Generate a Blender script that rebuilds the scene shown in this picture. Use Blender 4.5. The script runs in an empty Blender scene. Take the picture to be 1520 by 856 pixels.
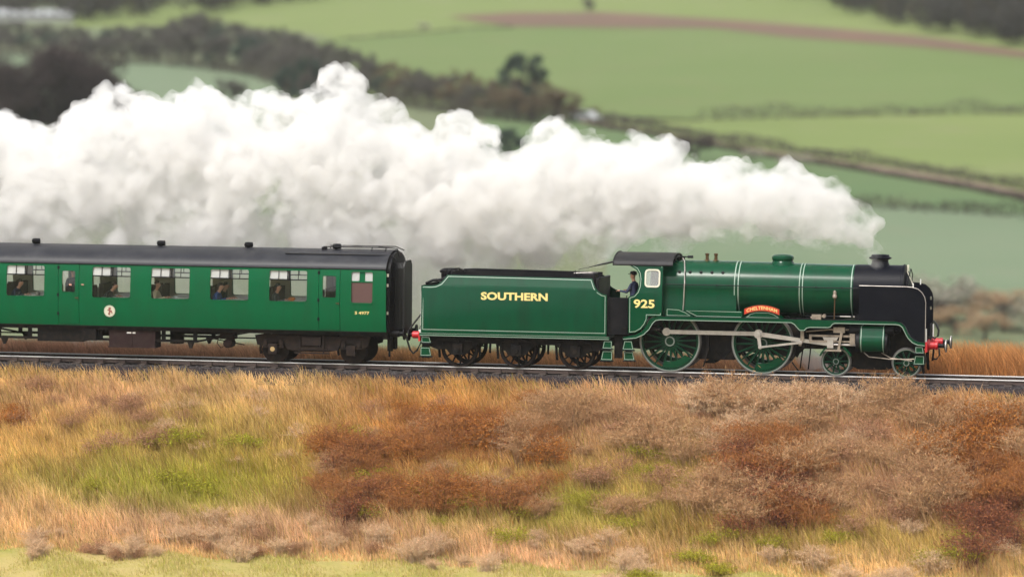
import bpy, bmesh, math, random
import numpy as np
from mathutils import Vector, Matrix
from mathutils.geometry import delaunay_2d_cdt
random.seed(7); np.random.seed(7)
SC = bpy.context.scene
COL = SC.collection
R = math.radians

# ------------------------------------------------------------------ camera
CX, CY, CZ = 17.3095, -124.639, 10.3524
YAW, PIT, ROLL, FPX = -0.204234, -0.0610249, 0.00763712, 5703.55   # FPX: focal length in pixels of the 1520 px wide photograph
_fw = Vector((math.sin(YAW)*math.cos(PIT), math.cos(YAW)*math.cos(PIT), math.sin(PIT)))
_r = Vector((math.cos(YAW), -math.sin(YAW), 0)); _u = _r.cross(_fw)
_r2 = math.cos(ROLL)*_r + math.sin(ROLL)*_u; _u2 = -math.sin(ROLL)*_r + math.cos(ROLL)*_u
cam_data = bpy.data.cameras.new('camera'); cam = bpy.data.objects.new('camera', cam_data); COL.objects.link(cam)
cam.matrix_world = Matrix(((_r2.x, _u2.x, -_fw.x, CX), (_r2.y, _u2.y, -_fw.y, CY), (_r2.z, _u2.z, -_fw.z, CZ), (0, 0, 0, 1)))
cam_data.sensor_width = 36; cam_data.sensor_fit = 'HORIZONTAL'; cam_data.lens = FPX*36/1520
cam_data.clip_start = 1; cam_data.clip_end = 6000
cam_data.dof.use_dof = True; cam_data.dof.focus_distance = 124.0; cam_data.dof.aperture_fstop = 0.135/0.38   # very fast long lens, focused on the train
SC.camera = cam
def ray(px, py): return (_fw + _r2*((px-760)/FPX) - _u2*((py-428)/FPX))
def atY(px, py, Y):
    d = ray(px, py); t = (Y-CY)/d.y
    return Vector((CX+d.x*t, Y, CZ+d.z*t))

# ------------------------------------------------------------------ light
SUN_EL, SUN_AZ = R(58), R(205)      # azimuth measured from +Y clockwise: behind the camera, a little to its left
w = bpy.data.worlds.new('World'); SC.world = w; w.use_nodes = True
nt = w.node_tree; nt.nodes.clear()
sky = nt.nodes.new('ShaderNodeTexSky'); sky.sky_type = 'NISHITA'; sky.sun_disc = False
sky.sun_elevation = SUN_EL; sky.sun_rotation = SUN_AZ; sky.dust_density = 4.0; sky.air_density = 1.0; sky.ozone_density = 1.0
hs = nt.nodes.new('ShaderNodeHueSaturation'); hs.inputs['Saturation'].default_value = 0.22
bg = nt.nodes.new('ShaderNodeBackground'); bg.inputs['Strength'].default_value = 0.15
ow = nt.nodes.new('ShaderNodeOutputWorld')
nt.links.new(sky.outputs[0], hs.inputs['Color']); nt.links.new(hs.outputs[0], bg.inputs['Color']); nt.links.new(bg.outputs[0], ow.inputs['Surface'])
sd = bpy.data.lights.new('sun', 'SUN'); sd.energy = 1.4; sd.angle = R(14); sd.color = (1.0, 0.95, 0.88)
sun = bpy.data.objects.new('sun', sd); COL.objects.link(sun)
sdir = Vector((math.sin(SUN_AZ)*math.cos(SUN_EL), math.cos(SUN_AZ)*math.cos(SUN_EL), math.sin(SUN_EL)))
sun.rotation_euler = sdir.to_track_quat('Z', 'Y').to_euler(); sun.location = (0, 0, 60)
vs = SC.view_settings; vs.view_transform = 'Standard'; vs.look = 'None'; vs.gamma = 1; vs.use_curve_mapping = False; vs.exposure = 0.85
cy = SC.cycles
cy.use_denoising = True; cy.volume_bounces = 36; cy.max_bounces = 40; cy.diffuse_bounces = 3; cy.glossy_bounces = 3
cy.transparent_max_bounces = 24; cy.transmission_bounces = 6; cy.caustics_reflective = False; cy.caustics_refractive = False

# ------------------------------------------------------------------ materials
MATS = {}
def mat(name, color, rough=0.6, metal=0.0, var=0.0, vscale=3.0, bump=0.0, bscale=30.0, coat=0.0, dirt=None, dirt_amt=0.0, dscale=1.2, spec=0.5, streak=False):
    m = bpy.data.materials.new(name); m.use_nodes = True
    n = m.node_tree.nodes; l = m.node_tree.links
    b = n['Principled BSDF']; b.inputs['Roughness'].default_value = rough; b.inputs['Metallic'].default_value = metal
    b.inputs['Specular IOR Level'].default_value = spec
    if coat: b.inputs['Coat Weight'].default_value = coat; b.inputs['Coat Roughness'].default_value = 0.12
    c = (*color, 1)
    tc = n.new('ShaderNodeTexCoord')
    src = None
    if var > 0:
        no = n.new('ShaderNodeTexNoise'); no.inputs['Scale'].default_value = vscale; no.inputs['Detail'].default_value = 6
        l.new(tc.outputs['Object'], no.inputs['Vector'])
        mx = n.new('ShaderNodeMix'); mx.data_type = 'RGBA'
        mx.inputs['A'].default_value = (*[x*(1-var) for x in color], 1); mx.inputs['B'].default_value = (*[min(1, x*(1+var)) for x in color], 1)
        l.new(no.outputs['Fac'], mx.inputs['Factor']); src = mx.outputs['Result']
    if dirt is not None:
        no = n.new('ShaderNodeTexNoise'); no.inputs['Scale'].default_value = dscale; no.inputs['Detail'].default_value = 8; no.inputs['Roughness'].default_value = 0.7
        mp = n.new('ShaderNodeMapping'); mp.inputs['Scale'].default_value = (1, 1, 0.22 if streak else 1)
        l.new(tc.outputs['Object'], mp.inputs['Vector']); l.new(mp.outputs[0], no.inputs['Vector'])
        rp = n.new('ShaderNodeMapRange'); rp.inputs['From Min'].default_value = 0.45; rp.inputs['From Max'].default_value = 0.75; rp.inputs['To Max'].default_value = dirt_amt
        l.new(no.outputs['Fac'], rp.inputs['Value'])
        mx = n.new('ShaderNodeMix'); mx.data_type = 'RGBA'; mx.inputs['A'].default_value = c; mx.inputs['B'].default_value = (*dirt, 1)
        if src: l.new(src, mx.inputs['A'])
        l.new(rp.outputs['Result'], mx.inputs['Factor']); src = mx.outputs['Result']
        ro = n.new('ShaderNodeMapRange'); ro.inputs['To Min'].default_value = rough*0.85; ro.inputs['To Max'].default_value = min(1, rough*1.6)
        l.new(no.outputs['Fac'], ro.inputs['Value']); l.new(ro.outputs['Result'], b.inputs['Roughness'])
    if src: l.new(src, b.inputs['Base Color'])
    else: b.inputs['Base Color'].default_value = c
    if bump:
        no = n.new('ShaderNodeTexNoise'); no.inputs['Scale'].default_value = bscale; no.inputs['Detail'].default_value = 5
        l.new(tc.outputs['Object'], no.inputs['Vector'])
        bp = n.new('ShaderNodeBump'); bp.inputs['Strength'].default_value = bump; bp.inputs['Distance'].default_value = 0.03
        l.new(no.outputs['Fac'], bp.inputs['Height']); l.new(bp.outputs['Normal'], b.inputs['Normal'])
    MATS[name] = m
    return m
def attr_mat(name, rough=0.8, trans=0.4):
    m = bpy.data.materials.new(name); m.use_nodes = True
    n = m.node_tree.nodes; l = m.node_tree.links; b = n['Principled BSDF']
    b.inputs['Roughness'].default_value = rough; b.inputs['Specular IOR Level'].default_value = 0.2
    a = n.new('ShaderNodeAttribute'); a.attribute_name = 'col'
    l.new(a.outputs['Color'], b.inputs['Base Color'])
    if trans:
        t = n.new('ShaderNodeBsdfTranslucent'); l.new(a.outputs['Color'], t.inputs['Color'])
        ms = n.new('ShaderNodeMixShader'); ms.inputs['Fac'].default_value = trans
        l.new(b.outputs[0], ms.inputs[1]); l.new(t.outputs[0], ms.inputs[2]); l.new(ms.outputs[0], n['Material Output'].inputs['Surface'])
    MATS[name] = m; return m
def glass_mat(name, tint=(1, 1, 1), milk=0.0):
    m = bpy.data.materials.new(name); m.use_nodes = True
    n = m.node_tree.nodes; l = m.node_tree.links; n.clear()
    o = n.new('ShaderNodeOutputMaterial'); t = n.new('ShaderNodeBsdfTransparent'); t.inputs[0].default_value = (*tint, 1)
    g = n.new('ShaderNodeBsdfGlossy'); g.inputs['Roughness'].default_value = 0.02
    f = n.new('ShaderNodeFresnel'); f.inputs['IOR'].default_value = 1.45
    ms = n.new('ShaderNodeMixShader'); l.new(f.outputs[0], ms.inputs[0]); l.new(t.outputs[0], ms.inputs[1]); l.new(g.outputs[0], ms.inputs[2])
    last = ms
    if milk:
        d = n.new('ShaderNodeBsdfDiffuse'); d.inputs[0].default_value = (0.75, 0.76, 0.74, 1)
        m2 = n.new('ShaderNodeMixShader'); m2.inputs[0].default_value = milk
        l.new(ms.outputs[0], m2.inputs[1]); l.new(d.outputs[0], m2.inputs[2]); last = m2
    l.new(last.outputs[0], o.inputs['Surface']); MATS[name] = m; return m
def vol_mat(name, color, density, aniso=0.0, ragged=None):
    m = bpy.data.materials.new(name); m.use_nodes = True
    n = m.node_tree.nodes; l = m.node_tree.links; n.clear()
    o = n.new('ShaderNodeOutputMaterial'); v = n.new('ShaderNodeVolumePrincipled')
    v.inputs['Color'].default_value = (*color, 1); v.inputs['Density'].default_value = density; v.inputs['Anisotropy'].default_value = aniso
    if ragged:      # billowing density: thick and thin puffs
        tc = n.new('ShaderNodeNewGeometry'); no = n.new('ShaderNodeTexNoise'); no.inputs['Scale'].default_value = ragged[0]; no.inputs['Detail'].default_value = 3; no.inputs['Roughness'].default_value = .6
        l.new(tc.outputs['Position'], no.inputs['Vector'])
        mr = n.new('ShaderNodeMapRange'); mr.inputs['From Min'].default_value = ragged[1]; mr.inputs['From Max'].default_value = ragged[2]; mr.inputs['To Min'].default_value = ragged[3]; mr.inputs['To Max'].default_value = density
        l.new(no.outputs['Fac'], mr.inputs['Value']); l.new(mr.outputs[0], v.inputs['Density'])
    l.new(v.outputs[0], o.inputs['Volume']); MATS[name] = m; return m

mat('loco_green', (0.0, 0.046, 0.019), 0.15, 0, 0.12, 2.0, spec=.17, dirt=(0.006, 0.022, 0.011), dirt_amt=0.55, dscale=2.2, streak=True)
mat('coach_green', (0.0, 0.085, 0.030), 0.33, 0, 0.10, 1.5, spec=.12, dirt=(0.010, 0.055, 0.022), dirt_amt=0.55, dscale=2.0, streak=True)
mat('wheel_green', (0.0, 0.032, 0.013), 0.35, spec=.15, var=.3, vscale=4, dirt=(0.012, 0.014, 0.010), dirt_amt=.7, dscale=3)
mat('rim_paint', (0.17, 0.20, 0.17), 0.5)
mat('line_white', (0.24, 0.32, 0.26), 0.5)
mat('black', (0.003, 0.003, 0.005), 0.42, spec=.15, var=0.2, vscale=3, dirt=(0.03, 0.027, 0.026), dirt_amt=0.4)
mat('smokebox_black', (0.002, 0.0025, 0.006), 0.34, spec=.10, var=0.2, vscale=2, bump=0.05, bscale=12, dirt=(0.010, 0.010, 0.014), dirt_amt=0.5)
mat('frame_black', (0.004, 0.0035, 0.0035), 0.65, spec=.15, var=0.35, vscale=6, dirt=(0.04, 0.028, 0.02), dirt_amt=0.6, dscale=4)
mat('roof_grey', (0.012, 0.013, 0.018), 0.36, spec=.25, var=0.25, vscale=1.5, dirt=(0.05, 0.05, 0.055), dirt_amt=0.6)
mat('cab_roof', (0.009, 0.009, 0.011), 0.42, spec=.25, var=0.25, vscale=2, dirt=(0.045, 0.04, 0.04), dirt_amt=0.5)
mat('bogie_brown', (0.014, 0.009, 0.008), 0.75, spec=.2, var=0.4, vscale=8, bump=0.2, dirt=(0.05, 0.032, 0.022), dirt_amt=0.7, dscale=5)
mat('box_brown', (0.02, 0.009, 0.009), 0.7, spec=.2, var=0.4, vscale=5, dirt=(0.05, 0.035, 0.03), dirt_amt=0.6, dscale=4)
mat('red', (0.45, 0.012, 0.018), 0.35, 0, 0.15, 5, dirt=(0.2, 0.02, 0.02), dirt_amt=0.4)
mat('plate_red', (0.52, 0.03, 0.012), 0.4)
mat('cream', (0.75, 0.6, 0.22), 0.5)
mat('cream_pale', (0.55, 0.53, 0.42), 0.5)
mat('emblem_red', (0.22, 0.06, 0.045), 0.5)
mat('letter_shade', (0.012, 0.03, 0.018), 0.5)
mat('steel', (0.46, 0.43, 0.40), 0.38, 0.65, 0.2, 5, dirt=(0.2, 0.16, 0.13), dirt_amt=0.6, dscale=4)
mat('oily_steel', (0.3, 0.25, 0.2), 0.45, 0.5, 0.3, 8, dirt=(0.06, 0.045, 0.035), dirt_amt=0.7, dscale=6)
mat('tyre', (0.16, 0.15, 0.145), 0.45, 0.5, 0.25, 6)
mat('rail_top', (0.75, 0.73, 0.70), 0.45, 0.15)
mat('rail_side', (0.05, 0.032, 0.026), 0.8, 0, 0.3, 6)
mat('brass', (0.12, 0.07, 0.035), 0.35, 0.8, 0.2, 8)
mat('white', (0.78, 0.77, 0.74), 0.6)
mat('rubber', (0.012, 0.012, 0.012), 0.6)
mat('interior', (0.6, 0.52, 0.38), 0.6, 0, 0.1)
mat('ceiling_cream', (0.82, 0.8, 0.74), 0.7)
mat('seat_cloth', (0.085, 0.04, 0.032), 0.9, 0, 0.3, 10)
mat('wood_dark', (0.09, 0.04, 0.02), 0.5, 0, 0.3, 6)
mat('blind_brown', (0.085, 0.042, 0.037), 0.8, 0, 0.1)
mat('yellow_disc', (0.36, 0.25, 0.11), 0.6)
mat('sleeper_wood', (0.05, 0.035, 0.028), 0.9, 0, 0.4, 5, bump=0.4)
mat('coal', (0.008, 0.008, 0.009), 0.4)
glass_mat('glass', (0.98, 0.99, 0.98)); glass_mat('milk_glass', (0.9, 0.92, 0.9), 0.45); glass_mat('cab_glass', (0.85, 0.88, 0.86), 0.22)
attr_mat('plant'); attr_mat('twig', trans=0.0)

# ------------------------------------------------------------------ mesh helpers
class B:
    def __init__(s): s.v = []; s.f = []
    def add(s, vs, fs):
        o = len(s.v); s.v += [tuple(v) for v in vs]; s.f += [tuple(i+o for i in f) for f in fs]; return s
    def box(s, x0, x1, y0, y1, z0, z1):
        return s.add([(x0,y0,z0),(x1,y0,z0),(x1,y1,z0),(x0,y1,z0),(x0,y0,z1),(x1,y0,z1),(x1,y1,z1),(x0,y1,z1)],
                     [(0,3,2,1),(4,5,6,7),(0,1,5,4),(1,2,6,5),(2,3,7,6),(3,0,4,7)])
    def prism(s, poly, y0, y1, axis='y'):      # polygon in XZ, extruded along Y (axis 'y') or polygon in YZ along X (axis 'x')
        n = len(poly)
        if axis == 'y': a = [(p[0], y0, p[1]) for p in poly] + [(p[0], y1, p[1]) for p in poly]
        else: a = [(y0, p[0], p[1]) for p in poly] + [(y1, p[0], p[1]) for p in poly]
        return s.add(a, [tuple(range(n)), tuple(range(2*n-1, n-1, -1))] + [(i, i+n, (i+1) % n+n, (i+1) % n) for i in range(n)])
    def lathe(s, prof, origin=(0,0,0), axis='z', n=24, cap=True):   # prof: (r, h)
        o = Vector(origin); vs = []; fs = []
        for r, h in prof:
            for k in range(n):
                a = 2*math.pi*k/n; c, t = r*math.cos(a), r*math.sin(a)
                vs.append(o + Vector((c, t, h) if axis == 'z' else (h, c, t) if axis == 'x' else (t, h, c)))
        for i in range(len(prof)-1):
            for k in range(n): fs.append((i*n+k, i*n+(k+1) % n, (i+1)*n+(k+1) % n, (i+1)*n+k))
        if cap: fs.append(tuple(range(n-1, -1, -1))); fs.append(tuple((len(prof)-1)*n+k for k in range(n)))
        return s.add(vs, fs)
    def tube(s, pts, r, n=8, r1=None):
        pts = [Vector(p) for p in pts]; vs = []; fs = []; m = len(pts)
        for i, p in enumerate(pts):
            d = (pts[min(i+1, m-1)] - pts[max(i-1, 0)]).normalized()
            a = d.cross(Vector((0, 0, 1)) if abs(d.z) < 0.9 else Vector((1, 0, 0))).normalized(); b = d.cross(a)
            rr = r if r1 is None else r + (r1-r)*i/(m-1)
            for k in range(n):
                t = 2*math.pi*k/n; vs.append(p + a*rr*math.cos(t) + b*rr*math.sin(t))
        for i in range(m-1):
            for k in range(n): fs.append((i*n+k, i*n+(k+1) % n, (i+1)*n+(k+1) % n, (i+1)*n+k))
        fs.append(tuple(range(n-1, -1, -1))); fs.append(tuple((m-1)*n+k for k in range(n)))
        return s.add(vs, fs)
    def line(s, path, w, yf, off=0.006, th=0.008, closed=False):     # flat painted line along an XZ path, mitred
        pts = [Vector((p[0], p[1])) for p in path]; n = len(pts); L = []; Q = []
        for i in range(n):
            a = pts[i]-pts[i-1] if (i > 0 or closed) else pts[1]-pts[0]
            b = pts[(i+1) % n]-pts[i] if (i < n-1 or closed) else pts[i]-pts[i-1]
            a = a.normalized(); b = b.normalized(); t = (a+b).normalized(); nn = Vector((-t.y, t.x))
            k = w/2/max(0.5, nn.dot(Vector((-b.y, b.x)))); L.append(pts[i]+nn*k); Q.append(pts[i]-nn*k)
        vs = []
        for p in L+Q: vs.append((p.x, yf(p.y)-off, p.y))
        for p in L+Q: vs.append((p.x, yf(p.y)-off+th, p.y))
        fs = []; e = n if closed else n-1; m = 2*n
        for i in range(e):
            j = (i+1) % n
            fs += [(i, j, n+j, n+i), (m+n+i, m+n+j, m+j, m+i), (i, m+i, m+j, j), (n+j, m+n+j, m+n+i, n+i)]
        return s.add(vs, fs)
    def sheet(s, outer, holes=(), yf=lambda z: 0.0, th=0.02, levels=()):   # XZ plate with holes, bent along the profile y = yf(z)
        vs = []; es = []
        def ring(P):
            o = len(vs); vs.extend(Vector(p) for p in P); es.extend((o+i, o+(i+1) % len(P)) for i in range(len(P)))
        ring(outer)
        for h in holes: ring(h)
        x0 = min(p[0] for p in outer)-1; x1 = max(p[0] for p in outer)+1
        for z in levels:
            o = len(vs); vs.extend([Vector((x0, z)), Vector((x1, z))]); es.append((o, o+1))
        V, E, F = delaunay_2d_cdt(vs, es, [], 0, 1e-5)[:3]
        def inside(p, P):
            c = False; n = len(P)
            for i in range(n):
                a, b = P[i], P[i-1]
                if (a[1] > p[1]) != (b[1] > p[1]) and p[0] < (b[0]-a[0])*(p[1]-a[1])/(b[1]-a[1])+a[0]: c = not c
            return c
        T = []
        for f in F:
            c = sum((V[i] for i in f), Vector((0, 0)))/len(f)
            if inside(c, outer) and not any(inside(c, h) for h in holes): T.append(tuple(f))
        ec = {}
        for f in T:
            for i in range(len(f)): ec.setdefault(frozenset((f[i], f[(i+1) % len(f)])), []).append((f[i], f[(i+1) % len(f)]))
        n = len(V); a = [(p.x, yf(p.y), p.y) for p in V] + [(p.x, yf(p.y)+th, p.y) for p in V]
        fs = T + [tuple(i+n for i in reversed(f)) for f in T]
        for k, e in ec.items():
            if len(e) == 1: fs.append((e[0][1], e[0][0], e[0][0]+n, e[0][1]+n))
        return s.add(a, fs)
    def mesh(s, name, m, off=(0, 0, 0), sharp=35):
        me = bpy.data.meshes.new(name)
        me.from_pydata([(v[0]-off[0], v[1]-off[1], v[2]-off[2]) for v in s.v], [], s.f)
        bm = bmesh.new(); bm.from_mesh(me)
        bmesh.ops.delete(bm, geom=[v for v in bm.verts if not v.link_faces], context='VERTS')
        bmesh.ops.recalc_face_normals(bm, faces=bm.faces); bm.to_mesh(me); bm.free()
        me.shade_smooth(); me.set_sharp_from_angle(angle=R(sharp))
        if m: me.materials.append(MATS[m])
        return me
def rrect(x0, x1, z0, z1, r, n=5):
    P = []
    for cx, cz, a0 in ((x1-r, z0+r, -90), (x1-r, z1-r, 0), (x0+r, z1-r, 90), (x0+r, z0+r, 180)):
        for k in range(n): a = R(a0+90*k/(n-1)); P.append((cx+r*math.cos(a), cz+r*math.sin(a)))
    return P
def link(o, parent=None):
    COL.objects.link(o)
    if parent is not None: o.parent = parent
    return o
def tag(o, label, cat=None, group=None, kind=None):
    if label: o['label'] = label
    if cat: o['category'] = cat
    if group: o['group'] = group
    if kind: o['kind'] = kind
    return o
def thing(name, loc, label, cat, group=None, rz=0):
    e = link(bpy.data.objects.new(name, None)); e.location = loc; e.rotation_euler.z = rz; e.empty_display_size = 0.2
    return tag(e, label, cat, group)
def wloc(o):
    v = Vector((0, 0, 0))
    while o is not None: v += o.location; o = o.parent
    return v
def part(name, b, m, parent, label=None, loc=None, bevel=0, sharp=35):
    """a child mesh; coordinates in b are world coordinates unless loc is given (then b is local to loc)"""
    base = wloc(parent)
    if loc is None: me = b.mesh(name, m, base, sharp); o = bpy.data.objects.new(name, me)
    else: me = b.mesh(name, m, sharp=sharp) if isinstance(b, B) else b; o = bpy.data.objects.new(name, me); o.location = Vector(loc)-base
    link(o, parent)
    if label: o['label'] = label
    if bevel:
        k = o.modifiers.new('bevel', 'BEVEL'); k.width = bevel; k.segments = 2; k.limit_method = 'ANGLE'
    return o
def copy_tree(o, parent=None, loc=None):
    c = o.copy(); COL.objects.link(c)
    if parent is not None: c.parent = parent
    if loc is not None: c.location = loc
    for ch in list(o.children): copy_tree(ch, c)
    return c
def text(name, s, m, parent, x0, x1, z0, z1, y, fat=0.0, bend=None, ext=0.004):
    cu = bpy.data.curves.new(name, 'FONT'); cu.body = s; cu.size = 1; cu.offset = fat; cu.extrude = 0.01; cu.resolution_u = 3
    ob = bpy.data.objects.new(name, cu); COL.objects.link(ob)
    bpy.context.view_layer.update()
    me = bpy.data.meshes.new_from_object(ob.evaluated_get(bpy.context.evaluated_depsgraph_get()))
    bpy.data.objects.remove(ob); me.name = name
    n = len(me.vertices); a = np.empty(n*3); me.vertices.foreach_get('co', a); a = a.reshape(-1, 3)
    lo = a.min(0); hi = a.max(0); o = np.empty_like(a); base = wloc(parent)
    o[:, 0] = x0+(a[:, 0]-lo[0])/(hi[0]-lo[0])*(x1-x0); o[:, 2] = z0+(a[:, 1]-lo[1])/(hi[1]-lo[1])*(z1-z0)
    o[:, 1] = y+np.where(a[:, 2] > 0, -ext, ext)
    if bend: o[:, 2] += bend(o[:, 0])
    o -= np.array(base); me.vertices.foreach_set('co', o.ravel()); me.materials.clear(); me.materials.append(MATS[m])
    return link(bpy.data.objects.new(name, me), parent)
def np_mesh(name, V, faces_quads=None, faces_tris=None, cols=None, m=None):
    me = bpy.data.meshes.new(name)
    nq = 0 if faces_quads is None else len(faces_quads); ntr = 0 if faces_tris is None else len(faces_tris)
    loops = np.concatenate([x.ravel() for x in (faces_quads, faces_tris) if x is not None]).astype(np.int32)
    starts = np.concatenate([np.arange(nq)*4, nq*4+np.arange(ntr)*3]).astype(np.int32)
    me.vertices.add(len(V)); me.vertices.foreach_set('co', np.asarray(V, np.float32).ravel())
    me.loops.add(len(loops)); me.loops.foreach_set('vertex_index', loops)
    me.polygons.add(nq+ntr); me.polygons.foreach_set('loop_start', starts)
    me.update(calc_edges=True)
    if cols is not None:
        at = me.color_attributes.new('col', 'FLOAT_COLOR', 'POINT')
        c = np.ones((len(V), 4), np.float32); c[:, :3] = cols; at.data.foreach_set('color', c.ravel())
    if m: me.materials.append(MATS[m])
    return me

# ------------------------------------------------------------------ terrain
PY = np.array([-160, -124, -121, -24, -12.3, -2.5, -2.0, 3.0, 4.2, 9, 22, 60, 180, 700, 1700.0])
PZ = np.array([9.2, 8.7, 8.5, -5.9, -5.0, -0.8, -0.55, -0.62, -0.75, -1.1, -7.5, -12, -12, 24.4, 112.0])
def hgt(x, y):
    x = np.asarray(x, float); y = np.asarray(y, float)
    z = np.interp(y, PY, PZ)
    far = np.clip((y-60)/160, 0, 1)
    z = z + far*(1.6*np.sin(x/95+0.6)*np.sin(y/80+1) + 0.9*np.sin(x/41+y/67) - 0.00004*(x-60)**2*np.clip((y-150)/300, 0, 1))
    near = np.clip((-3.0-y)/3, 0, 1)*np.clip((y+60)/30, 0, 1)
    z = z + near*(0.18*np.sin(x*0.55+1)*np.sin(y*0.5) + 0.10*np.sin(x*1.7+y*1.1))
    return z
def ground_at(px, py, tmin=5.0):
    d = ray(px, py); t = np.concatenate([np.arange(tmin, 160, 0.25), np.arange(160, 1800, 1.0)])
    X = CX+d.x*t; Y = CY+d.y*t; Z = CZ+d.z*t; below = Z < hgt(X, Y)
    i = int(np.argmax(below)) if below.any() else len(t)-1
    a, b = t[max(i-1, 0)], t[i]
    for _ in range(20):
        m = (a+b)/2
        if CZ+d.z*m < float(hgt(CX+d.x*m, CY+d.y*m)): b = m
        else: a = m
    return Vector((CX+d.x*b, CY+d.y*b, float(hgt(CX+d.x*b, CY+d.y*b))))
def hill_at(px, py): return ground_at(px, py, 250.0)      # first hit beyond the railway

def noise_ground(name, c1, c2, c3, scale, s2=None, rough=0.95, rows=None):
    m = bpy.data.materials.new(name); m.use_nodes = True
    n = m.node_tree.nodes; l = m.node_tree.links; b = n['Principled BSDF']; b.inputs['Roughness'].default_value = rough; b.inputs['Specular IOR Level'].default_value = 0.1
    g = n.new('ShaderNodeNewGeometry')
    def noise(sc, det, mp=None):
        no = n.new('ShaderNodeTexNoise'); no.inputs['Scale'].default_value = sc; no.inputs['Detail'].default_value = det; no.inputs['Roughness'].default_value = 0.65
        l.new(mp if mp else g.outputs['Position'], no.inputs['Vector']); return no.outputs['Fac']
    def mixc(f, a, bb, lo, hi):
        r = n.new('ShaderNodeMapRange'); r.inputs['From Min'].default_value = lo; r.inputs['From Max'].default_value = hi; l.new(f, r.inputs['Value'])
        mx = n.new('ShaderNodeMix'); mx.data_type = 'RGBA'; l.new(r.outputs[0], mx.inputs['Factor'])
        for k, s in (('A', a), ('B', bb)):
            if isinstance(s, tuple): mx.inputs[k].default_value = (*s, 1)
            else: l.new(s, mx.inputs[k])
        return mx.outputs['Result']
    c = mixc(noise(scale, 6), c1, c2, 0.35, 0.65)
    c = mixc(noise(s2 or scale*5, 5), c, c3, 0.52, 0.75)
    if rows:
        mp = n.new('ShaderNodeMapping'); mp.inputs['Rotation'].default_value = (0, 0, rows[1]); mp.inputs['Scale'].default_value = (0.01, rows[0], 0)
        l.new(g.outputs['Position'], mp.inputs['Vector'])
        c = mixc(noise(1.0, 3, mp.outputs[0]), c, rows[2], 0.5, 0.8)
    l.new(c, b.inputs['Base Color'])
    bp = n.new('ShaderNodeBump'); bp.inputs['Strength'].default_value = 0.5; bp.inputs['Distance'].default_value = 0.1
    l.new(noise(max(scale*8, 2.0), 6), bp.inputs['Height']); l.new(bp.outputs[0], b.inputs['Normal'])
    MATS[name] = m; return m
noise_ground('ground', (0.11, 0.14, 0.075), (0.13, 0.145, 0.08), (0.14, 0.135, 0.08), 0.05, 0.6)
G1 = (0.15, 0.215, 0.035); G2 = (0.185, 0.235, 0.05); G3 = (0.21, 0.23, 0.07)
noise_ground('field_bright', (0.130, 0.169, 0.055), (0.150, 0.184, 0.063), (0.161, 0.180, 0.078), 0.012, 0.08, rows=(0.35, 0.12, (0.116, 0.150, 0.043)))
noise_ground('field_mid', (0.104, 0.147, 0.048), (0.120, 0.157, 0.057), (0.130, 0.150, 0.062), 0.012, 0.08, rows=(0.3, 0.10, (0.094, 0.129, 0.041)))
noise_ground('field_low', (0.079, 0.127, 0.054), (0.097, 0.139, 0.061), (0.108, 0.134, 0.065), 0.015, 0.1, rows=(0.4, -0.05, (0.072, 0.109, 0.047)))
noise_ground('field_pale', (0.117, 0.158, 0.093), (0.135, 0.173, 0.107), (0.144, 0.168, 0.107), 0.015, 0.1, rows=(0.4, -0.05, (0.108, 0.144, 0.084)))
noise_ground('plough', (0.12, 0.082, 0.06), (0.145, 0.092, 0.066), (0.10, 0.085, 0.06), 0.02, 0.1, rows=(0.5, 0.1, (0.13, 0.08, 0.05)))
noise_ground('lane', (0.15, 0.11, 0.085), (0.19, 0.14, 0.11), (0.13, 0.12, 0.07), 0.1, 0.5)
noise_ground('bank_soil', (0.13, 0.095, 0.035), (0.10, 0.10, 0.025), (0.17, 0.115, 0.045), 0.6, 3.0)
noise_ground('verge', (0.24, 0.23, 0.06), (0.42, 0.31, 0.14), (0.30, 0.27, 0.06), 0.5, 2.0)
noise_ground('ballast', (0.022, 0.016, 0.018), (0.036, 0.026, 0.025), (0.055, 0.042, 0.042), 2.5, 14.0)

xs = np.concatenate([np.arange(-900, -60, 15.0), np.arange(-60, 60, 1.5), np.arange(60, 901, 15.0)])
ys = np.unique(np.concatenate([np.arange(-160, -30, 6.0), np.arange(-30, 24, 0.8), np.arange(24, 180, 6.0), np.arange(180, 900, 7.0), np.arange(900, 1701, 20.0), PY]))
GX, GY = np.meshgrid(xs, ys); GZ = hgt(GX, GY); V = np.stack([GX, GY, GZ], -1).reshape(-1, 3)
nx, ny = len(xs), len(ys); I = (np.arange(ny-1)[:, None]*nx+np.arange(nx-1)[None]).ravel()
me = np_mesh('ground', V, np.stack([I, I+1, I+nx+1, I+nx], 1)); me.materials.append(MATS['ground']); me.materials.append(MATS['bank_soil']); me.materials.append(MATS['verge'])
cyy = V[I, 1]; mi = np.where((cyy > -12.0) & (cyy < 20), 1, np.where((cyy <= -12.0) & (cyy > -60), 2, 0)); me.polygons.foreach_set('material_index', mi.astype(np.int32))
me.shade_smooth(); tag(link(bpy.data.objects.new('ground', me)), None, kind='structure')

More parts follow.
